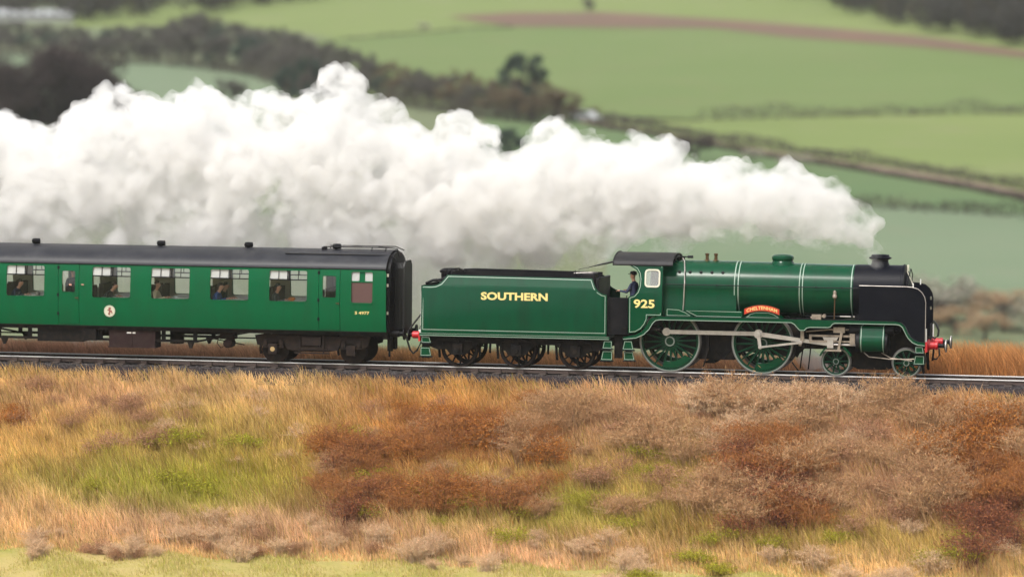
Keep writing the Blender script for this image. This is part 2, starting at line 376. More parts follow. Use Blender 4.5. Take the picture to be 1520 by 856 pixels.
def curve(pts): 
    px = [p[0] for p in pts]; py = [p[1] for p in pts]
    return lambda x: float(np.interp(x, px, py))
def field(name, m, x0, x1, top, bot, lift=0.12, rows=16, step=18):
    T, Bo = curve(top), curve(bot); cols = np.arange(x0, x1+1, step); V = []
    for x in cols:
        A, C = hill_at(x, Bo(x)), hill_at(x, T(x))
        for k in range(rows+1):
            p = A.lerp(C, k/rows); V.append((p.x, p.y, float(hgt(p.x, p.y))+lift))
    n = rows+1; I = (np.arange(len(cols)-1)[:, None]*n+np.arange(rows)[None]).ravel()
    me = np_mesh(name, np.array(V), np.stack([I, I+n, I+n+1, I+1], 1), m=m); me.shade_smooth()
    return tag(link(bpy.data.objects.new(name, me)), None, kind='structure')
PT = [(560, 10), (670, 26), (760, 20), (900, 20), (1060, 30), (1160, 37), (1360, 55), (1520, 78), (1700, 100)]
PB = [(560, 10), (670, 27.5), (760, 41), (900, 43), (1060, 44), (1160, 56), (1360, 71), (1520, 88), (1700, 108)]
H2 = [(860, 176), (1040, 178), (1130, 176), (1300, 171), (1520, 169), (1700, 168)]
H3 = [(780, 168), (855, 180), (900, 186), (960, 196), (1040, 209), (1140, 226), (1260, 243), (1360, 258), (1440, 271), (1520, 287), (1700, 318)]
H4 = [(1150, 297), (1290, 305), (1400, 311), (1520, 319), (1700, 332)]
field('field_above', 'field_bright', 110, 1690, [(0, -12), (1690, -12)], [(110, 42), (260, 40), (330, 36), (450, 50), (505, 60), (690, 44), (740, 40), (900, 32), (1060, 37), (1160, 46), (1360, 63), (1690, 103)], 0.10)
field('ploughed_strip', 'plough', 670, 1690, PT, PB, 0.22, 6)
field('field_upper', 'field_mid', 470, 1690, [(470, 60), (505, 60), (690, 44), (740, 40), (900, 38), (1060, 41), (1160, 52), (1360, 69), (1690, 105)], [(470, 120), (560, 150), (860, 172)]+H2[1:], 0.14, 24)
field('field_middle', 'field_bright', 900, 1690, H2, [(900, 183)]+H3[3:], 0.12)
field('field_lower', 'field_low', 720, 1690, H3, [(720, 330), (1150, 300)]+H4[1:], 0.10)
field('field_valley', 'field_pale', 900, 1690, [(900, 300)]+H4, [(900, 440), (1690, 470)], 0.08)  # paler, bluer material: ground mist put into the field colour
field('field_left', 'field_pale', -90, 420, [(-90, 80), (20, 78), (130, 90), (250, 93), (330, 100), (430, 114)], [(-90, 210), (430, 210)], 0.09)
field('lane', 'lane', 860, 1690, [(x, y+1) for x, y in H3[1:]], [(x, y+4+max(0, (x-1000)/90)) for x, y in H3[1:]], 0.3, 3)

# ------------------------------------------------------------------ track
XA, XB = -75.0, 62.0
b = B(); prof = [(-2.35, -0.62), (-1.85, -0.30), (-1.55, -0.21), (1.55, -0.21), (2.0, -0.3), (2.9, -0.68)]
nX = 160
for i in range(nX):
    x = XA+(XB-XA)*i/(nX-1)
    for k in range(len(prof)): b.v.append((x, prof[k][0]+0.06*math.sin(x*1.3+k), prof[k][1]+(0.02*math.sin(x*2.1+k*2) if 0 < k < 5 else 0)))
for i in range(nX-1):
    for k in range(5): a = i*6+k; b.f.append((a, a+6, a+7, a+1))
trackbed = link(bpy.data.objects.new('trackbed', b.mesh('trackbed', 'ballast'))); tag(trackbed, None, kind='structure')
rs = [(-.07, -.148), (.07, -.148), (.07, -.135), (.012, -.115), (.012, -.035), (.036, -.025), (.036, -.003), (.03, 0), (-.03, 0), (-.036, -.003), (-.036, -.025), (-.012, -.035), (-.012, -.115), (-.07, -.135)]
for sy in (-.753, .753):
    b = B().prism([(p[0]+sy, p[1]) for p in rs], XA, XB, 'x')
    o = part('rail', b, 'rail_side', trackbed); o.data.materials.append(MATS['rail_top'])
    for p in o.data.polygons:
        if p.center.z > -.03: p.material_index = 1
sl = B().box(-.127, .127, -1.3, 1.3, -.27, -.155).mesh('sleeper', 'sleeper_wood')
ch = B()
for sy in (-.753, .753): ch.box(-.1, .1, sy-.19, sy-.075, -.155, -.06).box(-.1, .1, sy+.075, sy+.19, -.155, -.06)
ch = ch.mesh('chair', 'rail_side')
x = -40.0
while x < 26:
    o = bpy.data.objects.new('sleeper', sl); o.location = (x, random.uniform(-.02, .02), random.uniform(-.005, .005)); o.rotation_euler.z = random.uniform(-.015, .015); link(o, trackbed)
    c = bpy.data.objects.new('rail_chair', ch); c.location = (0, 0, 0); link(c, o)
    x += 0.762
# ballast stones: one mass
def stones(n):
    X = np.random.uniform(-40, 26, n); Y = np.where(np.random.rand(n) < 0.72, np.random.uniform(-2.4, -0.9, n), np.random.uniform(-.6, 2.4, n))
    Z = np.interp(Y, [p[0] for p in prof], [p[1] for p in prof])
    S = np.random.uniform(.02, .05, n)[:, None]
    ic = np.array([(1, 0, -.3), (-.5, .9, -.3), (-.5, -.9, -.3), (0, 0, .9)])
    Vv = np.array([X, Y, Z+.01]).T[:, None, :] + (ic[None]*np.random.uniform(.6, 1.3, (n, 4, 3)))*S[:, :, None]
    a = np.random.uniform(0, 6.28, n); c, s_ = np.cos(a)[:, None], np.sin(a)[:, None]; L = Vv-np.array([X, Y, Z]).T[:, None]
    Vv = np.stack([L[..., 0]*c-L[..., 1]*s_, L[..., 0]*s_+L[..., 1]*c, L[..., 2]], -1)+np.array([X, Y, Z]).T[:, None]
    k = np.arange(n)[:, None]*4; T = np.concatenate([k+np.array([0, 1, 3]), k+np.array([1, 2, 3]), k+np.array([2, 0, 3])])
    g = np.random.uniform(.012, .07, n); cc = np.stack([g*1.05, g*.92, g*.9], 1).repeat(4, 0)
    return np_mesh('ballast_stones', Vv.reshape(-1, 3), None, T, cc, 'twig')
tag(link(bpy.data.objects.new('ballast_stones', stones(26000))), 'dark loose ballast stones along the railway track', 'ballast', kind='stuff')

# ------------------------------------------------------------------ locomotive (X forward, rail top z = 0, leading driving axle at X = 0)
LG = 'loco_green'
loco = thing('steam_locomotive', (0, 0, 0), 'green and black steam locomotive numbered 925 with smoke deflectors and a red nameplate', 'locomotive')
Z0 = 2.735
def arcpts(cx, cz, r, a0, a1, n=8): return [(cx+r*math.cos(R(a0+(a1-a0)*k/(n-1))), cz+r*math.sin(R(a0+(a1-a0)*k/(n-1)))) for k in range(n)]
# boiler, firebox, smokebox
boiler = part('boiler', B().lathe([(.878, -.86), (.875, 0), (.85, 1.25), (.838, 2.94)], (0, 0, Z0), 'x', 64), LG, loco)
fb = [(-.93, 1.75)] + [(-.93, 2.3)] + [(.886*math.cos(R(a)), Z0+.89*math.sin(R(a))) for a in range(190, -11, -8)] + [(.93, 2.3), (.93, 1.75)]
part('firebox', B().prism(fb, -3.3, -.86, 'x'), LG, loco)
for x in (-.93, -.81): part('boiler_band', B().lathe([(.897, x-.016), (.897, x+.016)], (0, 0, Z0), 'x', 64), 'line_white', boiler)
for x in (1.19, 1.29): part('boiler_band', B().lathe([(.862, x-.014), (.862, x+.014)], (0, 0, Z0), 'x', 64), 'line_white', boiler)
part('boiler_band', B().lathe([(.848, 2.86), (.848, 2.89)], (0, 0, Z0), 'x', 64), 'line_white', boiler)
sb = part('smokebox', B().lathe([(.852, 2.935), (.855, 3.0), (.855, 4.46), (.87, 4.47), (.87, 4.56), (.80, 4.58)], (0, 0, Z0), 'x', 64), 'smokebox_black', loco)
part('smokebox_door', B().lathe([(.70, 4.58), (.66, 4.64), (.5, 4.70), (.3, 4.74), (.1, 4.755)], (0, 0, Z0), 'x', 40), 'smokebox_black', sb)
part('door_handle', B().tube([(4.74, 0, Z0), (4.84, 0, Z0)], .03).tube([(4.82, -.02, Z0), (4.83, -.24, Z0-.1)], .016).tube([(4.8, 0, Z0), (4.8, .1, Z0-.24)], .016), 'steel', sb)
for z in (2.45, 3.0): part('hinge_strap', B().box(4.62, 4.70, -.62, .1, z-.03, z+.03), 'smokebox_black', sb)
part('smokebox_saddle', B().box(3.0, 4.5, -.62, .62, 1.2, 2.0), 'black', loco)
rv = B()
for k in range(40):
    a = 2*math.pi*k/40; rv.lathe([(.014, 0), (.014, .018)], (4.515, .872*math.cos(a), Z0+.872*math.sin(a)), 'z', 5)
part('rivet_ring', rv, 'smokebox_black', sb)['kind'] = 'stuff'
part('chimney', B().lathe([(.34, 3.52), (.30, 3.6), (.27, 3.66), (.265, 3.76), (.36, 3.79), (.37, 3.83), (.30, 3.86), (.28, 3.92), (.22, 3.92), (.2, 3.6)], (3.72, 0, 0), 'z', 32), 'smokebox_black', loco)
part('dome', B().lathe([(.40, 3.50), (.37, 3.60), (.33, 3.66), (.355, 3.71), (.365, 3.76), (.34, 3.82), (.26, 3.86), (.12, 3.88)], (.53, 0, 0), 'z', 32), LG, loco)
for x in (-1.97, -1.68):
    part('safety_valve', B().lathe([(.11, 3.58), (.10, 3.64), (.055, 3.66), (.05, 3.80), (.07, 3.81), (.07, 3.85), (.03, 3.87)], (x, 0, 0), 'z', 14), 'brass', loco)
part('whistle', B().tube([(-2.72, -.1, 3.6), (-2.72, -.1, 3.72)], .025).tube([(-2.85, -.1, 3.74), (-2.48, -.1, 3.74)], .02).tube([(-2.6, -.1, 3.74), (-2.42, -.1, 3.74)], .045), 'black', loco)
part('manifold', B().tube([(-2.98, -.45, 3.62), (-2.98, -.2, 3.74), (-2.98, .4, 3.74)], .05).tube([(-2.86, -.3, 3.62), (-2.86, -.3, 3.74), (-2.74, -.1, 3.74)], .022), 'black', loco)
for x in (-2.77, -2.42, -2.06, -1.70, -1.34):
    part('washout_plug', B().lathe([(.05, 0), (.05, .03), (.025, .05)], (0, 0, 0), 'z', 12), 'black', loco, loc=(x, -.70, Z0+.53)).rotation_euler = (R(52), 0, 0)
# handrail
hb = B().tube([(-3.2, -.945, 2.875), (-.9, -.945, 2.875), (3.0, -.90, 2.86), (4.5, -.91, 2.86), (4.66, -.86, 2.9), (4.72, -.6, 3.25), (4.72, 0, 3.48), (4.72, .6, 3.25), (4.66, .86, 2.9), (4.5, .91, 2.86), (3, .9, 2.86), (-3.2, .945, 2.875)], .016, 6)
for x in (-2.6, -1.5, -.5, .53, 1.75, 2.6): hb.tube([(x, -.82, 2.87), (x, -.93, 2.87)], .02, 6).lathe([(.03, -.96), (.034, -.94), (.03, -.915)], (x, 0, 2.87), 'y', 8)
part('handrail', hb, 'black', loco)
part('injector_pipe', B().tube([(-2.62, -.93, 1.86), (-2.58, -.98, 2.3), (-2.56, -.975, 2.9), (-2.58, -.80, 3.3), (-2.66, -.4, 3.62), (-2.75, -.2, 3.70)], .02, 8), 'steel', loco)
cv = part('clack_valve', B().lathe([(.05, 2.52), (.075, 2.55), (.075, 2.62), (.05, 2.66), (.06, 2.72), (.03, 2.78)], (2.36, -.93, 0), 'z', 12), 'oily_steel', loco)
part('feed_pipe', B().tube([(2.36, -.93, 2.54), (2.36, -.95, 2.2), (2.36, -.98, 1.85)], .02), 'brass', cv)
part('lubricator', B().box(1.65, 1.95, -1.18, -1.0, 1.83, 2.0).tube([(1.6, -1.1, 1.9), (2.1, -1.1, 1.95)], .025).lathe([(.06, -1.2), (.06, -1.05)], (2.05, 0, 1.96), 'y', 12), 'oily_steel', loco)
part('oil_pipe', B().tube([(2.55, -1.05, 1.95), (2.9, -1.05, 1.95)], .018).box(2.98, 3.03, -1.08, -1.02, 1.93, 1.97), 'steel', loco)
# frames and running plate
fr = B()
for s in (-1, 1):
    fr.prism([(-4.7, 1.1), (-4.7, .75), (-1.9, .62), (-1.0, .75), (1.0, .55), (1.3, .85), (4.9, .85), (5.33, .95), (5.33, 1.2), (4.6, 1.75), (-4.2, 1.78)], s*.60, s*.63)
part('main_frame', fr, 'frame_black', loco)
part('ashpan', B().prism([(-2.6, .72), (-2.1, .42), (-.95, .42), (-.75, .75), (-.75, 1.75), (-2.6, 1.75)], -.55, .55), 'frame_black', loco)
part('buffer_beam', B().box(5.33, 5.40, -1.24, 1.24, .86, 1.2), 'red', loco, bevel=.008)
VT = [(-4.52, 1.14), (-4.12, 1.22), (-3.9, 1.34), (-3.74, 1.56), (-3.66, 1.72), (-3.55, 1.80), (-3.3, 1.835), (4.38, 1.835), (4.55, 1.80), (4.68, 1.68), (4.76, 1.5), (4.86, 1.34), (5.0, 1.23), (5.15, 1.185), (5.33, 1.17)]
VB = [(5.33, 1.06), (5.1, 1.08), (4.92, 1.16), (4.78, 1.3), (4.68, 1.48), (4.6, 1.64), (4.5, 1.71), (4.38, 1.725), (2.42, 1.725), (2.34, 1.69), (2.27, 1.60), (2.2, 1.58), (1.6, 1.575), (1.5, 1.55), (1.42, 1.47), (1.28, 1.47), (1.2, 1.55), (1.1, 1.66), (1.0, 1.715), (-3.3, 1.715), (-3.45, 1.69), (-3.56, 1.58), (-3.66, 1.4), (-3.84, 1.22), (-4.1, 1.1), (-4.52, 1.05)]
for s in (-1, 1):
    va = part('valance', B().sheet(VT+VB, yf=lambda z: s*1.28 if s < 0 else 1.26, th=.02), LG, loco)
    if s < 0:
        part('lining', B().line([(x, z+.02) for x, z in VB], .022, lambda z: -1.28), 'line_white', va)
rp = B()
for y0, y1 in ((-1.262, -.97), (.97, 1.262)): rp.box(-3.3, 4.4, y0, y1, 1.80, 1.845)
rp.box(3.3, 4.4, -.97, .97, 1.80, 1.845).box(1.1, 3.3, -.97, -.5, 1.80, 1.843).box(1.1, 3.3, .5, .97, 1.80, 1.843)
for i in range(len(VT)-1):
    if VT[i][0] >= 4.38: rp.add([(VT[i][0], -1.262, VT[i][1]), (VT[i+1][0], -1.262, VT[i+1][1]), (VT[i+1][0], 1.262, VT[i+1][1]), (VT[i][0], 1.262, VT[i][1])], [(0, 1, 2, 3)])
part('running_plate', rp, 'black', loco)
# splashers
for s in (-1, 1):
    yy = lambda z, s=s: s*1.14 - (0 if s < 0 else .02)
    def spl(poly, ln):
        o = part('splasher', B().prism(poly, s*.62, s*1.13), LG, loco)
        part('lining', B().line(ln, .018, lambda z: -1.13), 'line_white', o) if s < 0 else None
    spl([(-3.14, 1.845), (-2.22, 1.845), (-2.42, 1.97), (-2.72, 2.09), (-3.14, 2.11)], [(-3.10, 2.075), (-2.72, 2.055), (-2.5, 1.97), (-2.34, 1.875), (-3.1, 1.875), (-3.1, 2.07)])
    spl([(-2.13, 1.845), (-.62, 1.845), (-.62, 2.06), (-2.55, 2.06), (-2.38, 1.97)], [(-.66, 2.03), (-2.46, 2.035), (-2.33, 1.97), (-2.12, 1.87), (-.66, 1.865)])
    spl([(-.60, 1.845), (.68, 1.845), (.42, 2.0), (.25, 2.05), (-.2, 2.05), (-.38, 2.0)], [(-.5, 1.87), (.56, 1.87), (.40, 1.97), (.23, 2.02), (-.18, 2.02), (-.34, 1.97), (-.48, 1.87)])
# nameplate
KB = .40; bend = lambda x: -KB*(x-.02)**2
top = [(.02+x, 2.275+bend(.02+x)) for x in np.linspace(-.575, .575, 21)]; bot = [(.02+x, 2.085+bend(.02+x)) for x in np.linspace(.575, -.575, 21)]
np_ = part('nameplate', B().prism(top+bot, -1.17, -1.15), 'plate_red', loco)
part('plate_edge', B().line(top+bot, .014, lambda z: -1.17, closed=True), 'brass', np_)
text('lettering', 'CHELTENHAM', 'cream', np_, -.48, .52, 2.125, 2.235, -1.175, .012, bend)
# cab
def ycab(z): return -1.25 + max(0, z-2.58)*.17
CAB = [(-4.36, 1.27), (-4.12, 1.29), (-3.93, 1.40), (-3.80, 1.56), (-3.73, 1.72), (-3.72, 1.84), (-3.26, 1.84), (-3.25, 3.56), (-4.46, 3.56), (-4.30, 3.44), (-4.13, 3.34), (-4.05, 3.22), (-4.01, 3.05), (-4.02, 2.82), (-4.08, 2.64), (-4.18, 2.52), (-4.36, 2.455)]
WIN = rrect(-3.80, -3.37, 2.82, 3.33, .09)
for s in (-1, 1):
    yf = ycab if s < 0 else (lambda z: -ycab(z)-.015)
    cs = part('cab_side', B().sheet(CAB, [WIN], yf, .015, [2.58, 2.8, 3.0, 3.2, 3.4]), LG, loco)
    if s < 0:
        ins = [(-4.315, 1.31), (-4.13, 1.33), (-3.96, 1.43), (-3.84, 1.58), (-3.77, 1.74), (-3.765, 1.885), (-3.30, 1.885), (-3.29, 3.50), (-4.30, 3.50), (-4.09, 3.385), (-4.0, 3.24), (-3.965, 3.05), (-3.975, 2.81), (-4.04, 2.61), (-4.16, 2.475), (-4.315, 2.42)]
        part('lining', B().line(ins, .020, ycab, closed=True), 'line_white', cs)
        fr_ = part('window_frame', B().sheet(rrect(-3.84, -3.33, 2.78, 3.37, .12), [rrect(-3.79, -3.38, 2.83, 3.32, .08)], lambda z: ycab(z)-.02, .02), 'cream_pale', cs)
        part('window_glass', B().sheet(WIN, [], lambda z: ycab(z)+.004, .004), 'cab_glass', cs)
        text('number_shade', '925', 'letter_shade', cs, -4.165, -3.475, 2.085, 2.365, -1.252, .03)
        text('cab_number', '925', 'cream', cs, -4.185, -3.495, 2.10, 2.38, -1.256, .025)
rf = [(1.14*math.sin(R(a)), 3.50+.36*math.cos(R(a))) for a in range(-90, 91, 10)]
ro = part('cab_roof', B().prism(rf+[(p[0]*.97, p[1]-.03) for p in reversed(rf)], -4.92, -2.93, 'x'), 'cab_roof', loco)
part('rain_strip', B().tube([(-4.9, -1.10, 3.54), (-2.95, -1.10, 3.54)], .018, 6).tube([(-4.9, p[0], p[1]+.01) if False else (-4.9, p[0], p[1]+.01) for p in rf], .02, 6), 'cab_roof', ro)
part('storm_sheet', B().add([(-4.92, -.95, 3.60), (-4.92, .95, 3.60), (-5.72, .85, 3.40), (-5.72, -.85, 3.40), (-4.92, -.95, 3.57), (-4.92, .95, 3.57), (-5.72, .85, 3.37), (-5.72, -.85, 3.37)],
     [(0, 1, 2, 3), (7, 6, 5, 4), (0, 3, 7, 4), (1, 5, 6, 2), (2, 6, 7, 3), (0, 4, 5, 1)]).tube([(-4.95, -.9, 3.55), (-5.75, -.8, 3.38)], .015, 6).tube([(-5.72, -.8, 3.38), (-6.1, -.8, 3.3), (-6.1, -.8, 3.0)], .012, 6), 'cab_roof', loco)
cf = [(-1.22, 1.8), (1.22, 1.8), (1.22, 2.6), (1.06, 3.5)] + [(p[0]*.93, p[1]-.04) for p in reversed(rf)][1:-1] + [(-1.06, 3.5), (-1.22, 2.6)]
part('cab_front', B().prism(cf, -3.31, -3.27, 'x'), LG, loco)
part('backhead', B().prism([(-.8, 1.5), (.8, 1.5), (.8, 2.5), (.5, 3.2), (-.5, 3.2), (-.8, 2.5)], -3.75, -3.31, 'x').lathe([(.14, 0), (.14, .05)], (-3.8, .3, 2.9), 'x', 14).tube([(-3.8, -.5, 2.6), (-3.95, -.2, 2.8)], .02), 'black', loco)
part('cab_floor', B().box(-4.6, -3.3, -1.2, 1.2, 1.38, 1.44).box(-4.98, -4.4, -.9, .9, 1.36, 1.40), 'frame_black', loco)
dr = part('cab_door', B().box(-5.06, -4.38, -1.16, -1.12, 1.2, 2.42), 'black', loco, bevel=.01)
part('grab_rail', B().tube([(-4.42, -1.24, 1.25), (-4.42, -1.24, 2.5)], .016, 6).tube([(-5.02, -1.24, 1.25), (-5.02, -1.24, 2.45)], .016, 6), 'black', loco)
part('coupling_shroud', B().box(-4.86, -4.6, -1.0, -.9, .42, 1.36), 'frame_black', loco)
def step_plate(parent, x0, x1, z0, z1, flip=1, y=-1.23):
    t = (x1-x0)*.16
    poly = [(x0+t, z1), (x1-t, z1), (x1, z0), (x0, z0)] if flip == 0 else ([(x0, z1), (x1-t, z1), (x1, z0), (x0, z0)] if flip > 0 else [(x0+t, z1), (x1, z1), (x1, z0), (x0, z0)])
    o = part('step_plate', B().prism(poly, y, y+.02), LG, parent)
    c = (sum(p[0] for p in poly)/4, sum(p[1] for p in poly)/4)
    part('lining', B().line([(c[0]+(p[0]-c[0])*.86, c[1]+(p[1]-c[1])*.8) for p in poly], .018, lambda z: y, closed=True), 'line_white', o)
    part('tread', B().box(x0-.02, x1+.02, y-.08, y+.18, z0-.035, z0-.005), 'black', o)
step_plate(loco, -4.55, -4.18, .72, 1.02, 0); step_plate(loco, -4.5, -4.14, .38, .66, 1)
step_plate(loco, 5.02, 5.30, .83, 1.04, 1); step_plate(loco, 4.96, 5.31, .46, .76, -1)
part('step_hanger', B().box(5.0, 5.3, -1.2, -1.17, .42, 1.06).box(-4.46, -4.24, -1.2, -1.17, .34, 1.1), 'frame_black', loco)
# smoke deflectors
DF = [(3.18, 1.85), (4.40, 1.85), (4.58, 1.81), (4.71, 1.68), (4.79, 1.51), (4.89, 1.36), (5.02, 1.25), (5.16, 1.20), (5.335, 1.185), (5.335, 2.48), (5.30, 2.64), (5.21, 2.79), (5.08, 2.90), (4.9, 2.95), (4.7, 2.965), (3.18, 2.97)]
for s in (-1, 1):
    sm = part('smoke_deflector', B().sheet(DF, [rrect(5.235, 5.295, 2.40, 2.52, .028), rrect(5.235, 5.295, 2.08, 2.19, .028)] if s > 0 else [], lambda z: s*1.25, .012), 'smokebox_black', loco)
    part('edge_beading', B().tube([(x, s*1.247, z) for x, z in DF[9:]], .012, 6).tube([(5.337, s*1.247, 1.2), (5.337, s*1.247, 2.48)], .012, 6), 'steel' if s < 0 else 'black', sm)
    part('deflector_stay', B().tube([(4.3, s*.82, 2.93), (4.3, s*1.24, 2.9)], .015).tube([(5.0, s*.5, 1.5), (5.0, s*1.24, 2.2)], .012), 'black', sm)
for s in (-1, 1): part('front_handrail', B().tube([(4.92, s*1.21, 2.90), (4.92, s*1.21, 3.08)], .02, 6).tube([(5.36, s*1.19, 1.2), (5.36, s*1.19, 1.62)], .022, 6), 'white', loco)
part('lamp_iron', B().box(4.60, 4.66, -.04, .04, 3.4, 3.6).box(5.2, 5.25, -.6, -.55, 1.2, 1.5).tube([(4.62, -.25, 3.42), (4.82, -.3, 2.98)], .018), 'cream_pale', loco)
# buffers, coupling, hoses at the front
for s in (-1, 1):
    bu = part('buffer', B().lathe([(.17, 5.40), (.17, 5.43), (.125, 5.45), (.115, 5.62), (.135, 5.63), (.135, 5.70), (.11, 5.72)], (0, s*.87, 1.06), 'x', 20), 'red', loco)
    part('buffer_head', B().lathe([(.07, 5.70), (.07, 5.90), (.20, 5.95), (.205, 5.985), (.16, 6.0)], (0, s*.87, 1.06), 'x', 24), 'black', bu)
    part('buffer_rim', B().lathe([(.206, 5.955), (.212, 5.98), (.19, 6.001)], (0, s*.87, 1.06), 'x', 24, cap=False), 'steel', bu)
part('vacuum_hose', B().tube([(5.42, -.3, 1.2), (5.43, -.3, 1.72), (5.5, -.3, 1.82), (5.6, -.31, 1.72), (5.68, -.32, 1.52), (5.66, -.32, 1.34), (5.56, -.31, 1.26), (5.46, -.3, 1.3)], .035, 8), 'rubber', loco)
part('heating_hose', B().tube([(5.42, .15, .9), (5.55, .12, .98), (5.66, .1, .88), (5.68, .1, .68), (5.58, .1, .55), (5.46, .1, .56)], .03, 8), 'rubber', loco)
part('screw_coupling', B().tube([(5.4, 0, 1.05), (5.5, 0, .95), (5.48, 0, .7), (5.46, 0, .5)], .035).tube([(5.36, -.45, .9), (5.38, -.45, .42)], .03), 'frame_black', loco)
part('guard_iron', B().prism([(5.15, .9), (5.24, .9), (5.30, .16), (5.24, .12), (5.20, .2)], -.80, -.76).prism([(5.15, .9), (5.24, .9), (5.30, .16), (5.24, .12), (5.20, .2)], .76, .80), 'frame_black', loco)
# wheels
def wheel_meshes(rad, spokes, spoke_w, hub, rim_w, crank=None, weight=None):
    b = B()
    b.lathe([(rad-.055, -.05), (rad-.055, .05), (rad-.055-rim_w, .045), (rad-.055-rim_w, -.045), (rad-.055, -.05)], axis='y', n=56, cap=False)
    b.lathe([(hub, -.07), (hub, .06), (hub*.5, .075)], axis='y', n=24)
    for k in range(spokes):
        a = 2*math.pi*k/spokes+.05; ca, sa = math.cos(a), math.sin(a); r0, r1 = hub*.9, rad-.05-rim_w
        pts = []
        for rr, wd, th in ((r0, spoke_w*1.35, .04), (r1, spoke_w*.8, .03)):
            for sx, sy in ((-1, -1), (1, -1), (1, 1), (-1, 1)): pts.append((ca*rr-sa*wd*sx/2, th*sy, sa*rr+ca*wd*sx/2))
        b.add(pts, [(0, 1, 2, 3), (7, 6, 5, 4), (0, 4, 5, 1), (1, 5, 6, 2), (2, 6, 7, 3), (3, 7, 4, 0)])
    t = B().lathe([(rad-.055, -.065), (rad, -.065), (rad+.004, .03), (rad+.028, .045), (rad+.025, .07), (rad-.055, .07), (rad-.055, -.065)], axis='y', n=64, cap=False)
    hr = B().lathe([(hub*.72, -.082), (hub*.72, -.07), (hub*.95, -.07), (hub*.95, -.082), (hub*.72, -.082)], axis='y', n=24, cap=False)
    return b, t, hr
PIN = (-.10, .316)
bw, tw, hw = wheel_meshes(1.0035, 20, .055, .17, .07)
axx, axz = PIN; L = math.hypot(axx, axz); ux, uz = axx/L, axz/L; nxx, nzz = -uz, ux
bw.prism([(nxx*.16, nzz*.16), (axx+nxx*.1, axz+nzz*.1), (axx+ux*.1, axz+uz*.1), (axx-nxx*.1, axz-nzz*.1), (-nxx*.16, -nzz*.16)], -.075, .03)
mw, mt_, mh = bw.mesh('driving_wheel', 'wheel_green'), tw.mesh('tyre', 'tyre'), hw.mesh('hub_ring', 'rim_paint')
a0 = math.degrees(math.atan2(-axz, -axx))
wt = B().prism(arcpts(0, 0, .875, a0-34, a0+34, 12)+arcpts(0, 0, .66, a0+30, a0-30, 10), -.06, .03).mesh('balance_weight', LG)
rimm = B().lathe([(.945, -.0665), (.945, -.068), (.975, -.068), (.975, -.0665)], axis='y', n=64, cap=False).mesh('rim_line', 'rim_paint')
for x in (-3.048, 0):
    for s in (-1, 1):
        o = part('driving_wheel', mw, None, loco, loc=(x, s*.755, 1.0035))
        for nm, m_ in (('tyre', mt_), ('hub_ring', mh), ('balance_weight', wt), ('rim_line', rimm)): link(bpy.data.objects.new(nm, m_), o)
        if s > 0: o.rotation_euler.z = math.pi
    part('axle', B().tube([(x, -.7, 1.0035), (x, .7, 1.0035)], .1, 16), 'frame_black', loco)
bw, tw, hw = wheel_meshes(.47, 10, .05, .10, .035)
m1, m2, m3 = bw.mesh('bogie_wheel', 'wheel_green'), tw.mesh('tyre', 'tyre'), hw.mesh('hub_ring', 'rim_paint')
rim2 = B().lathe([(.42, -.0665), (.42, -.068), (.445, -.068), (.445, -.0665)], axis='y', n=48, cap=False).mesh('rim_line', 'rim_paint')
for x in (2.413, 4.699):
    for s in (-1, 1):
        o = part('bogie_wheel', m1, None, loco, loc=(x, s*.755, .47))
        for nm, m_ in (('tyre', m2), ('hub_ring', m3), ('rim_line', rim2)): link(bpy.data.objects.new(nm, m_), o)
        if s > 0: o.rotation_euler.z = math.pi
    part('axle', B().tube([(x, -.7, .47), (x, .7, .47)], .07, 12), 'frame_black', loco)
bf = B()
for s in (-1, 1): bf.prism([(1.95, .75), (2.0, .38), (2.8, .38), (3.1, .22), (4.1, .22), (4.4, .38), (5.1, .38), (5.15, .8), (4.4, .95), (2.7, .95)], s*.58, s*.62)
bf.box(2.9, 4.2, -.58, .58, .3, .7)
part('bogie_frame', bf, 'frame_black', loco)
part('bogie_splasher', B().prism(arcpts(2.413, .47, .56, 20, 75)+arcpts(2.413, .47, .52, 75, 20), -1.0, -.68).prism(arcpts(2.413, .47, .56, 105, 160)+arcpts(2.413, .47, .52, 160, 105), -1.0, -.68).prism([(2.6, .99), (2.72, .97), (2.94, .72), (2.9, .66), (2.78, .80)], -1.02, -1.0), LG, loco)
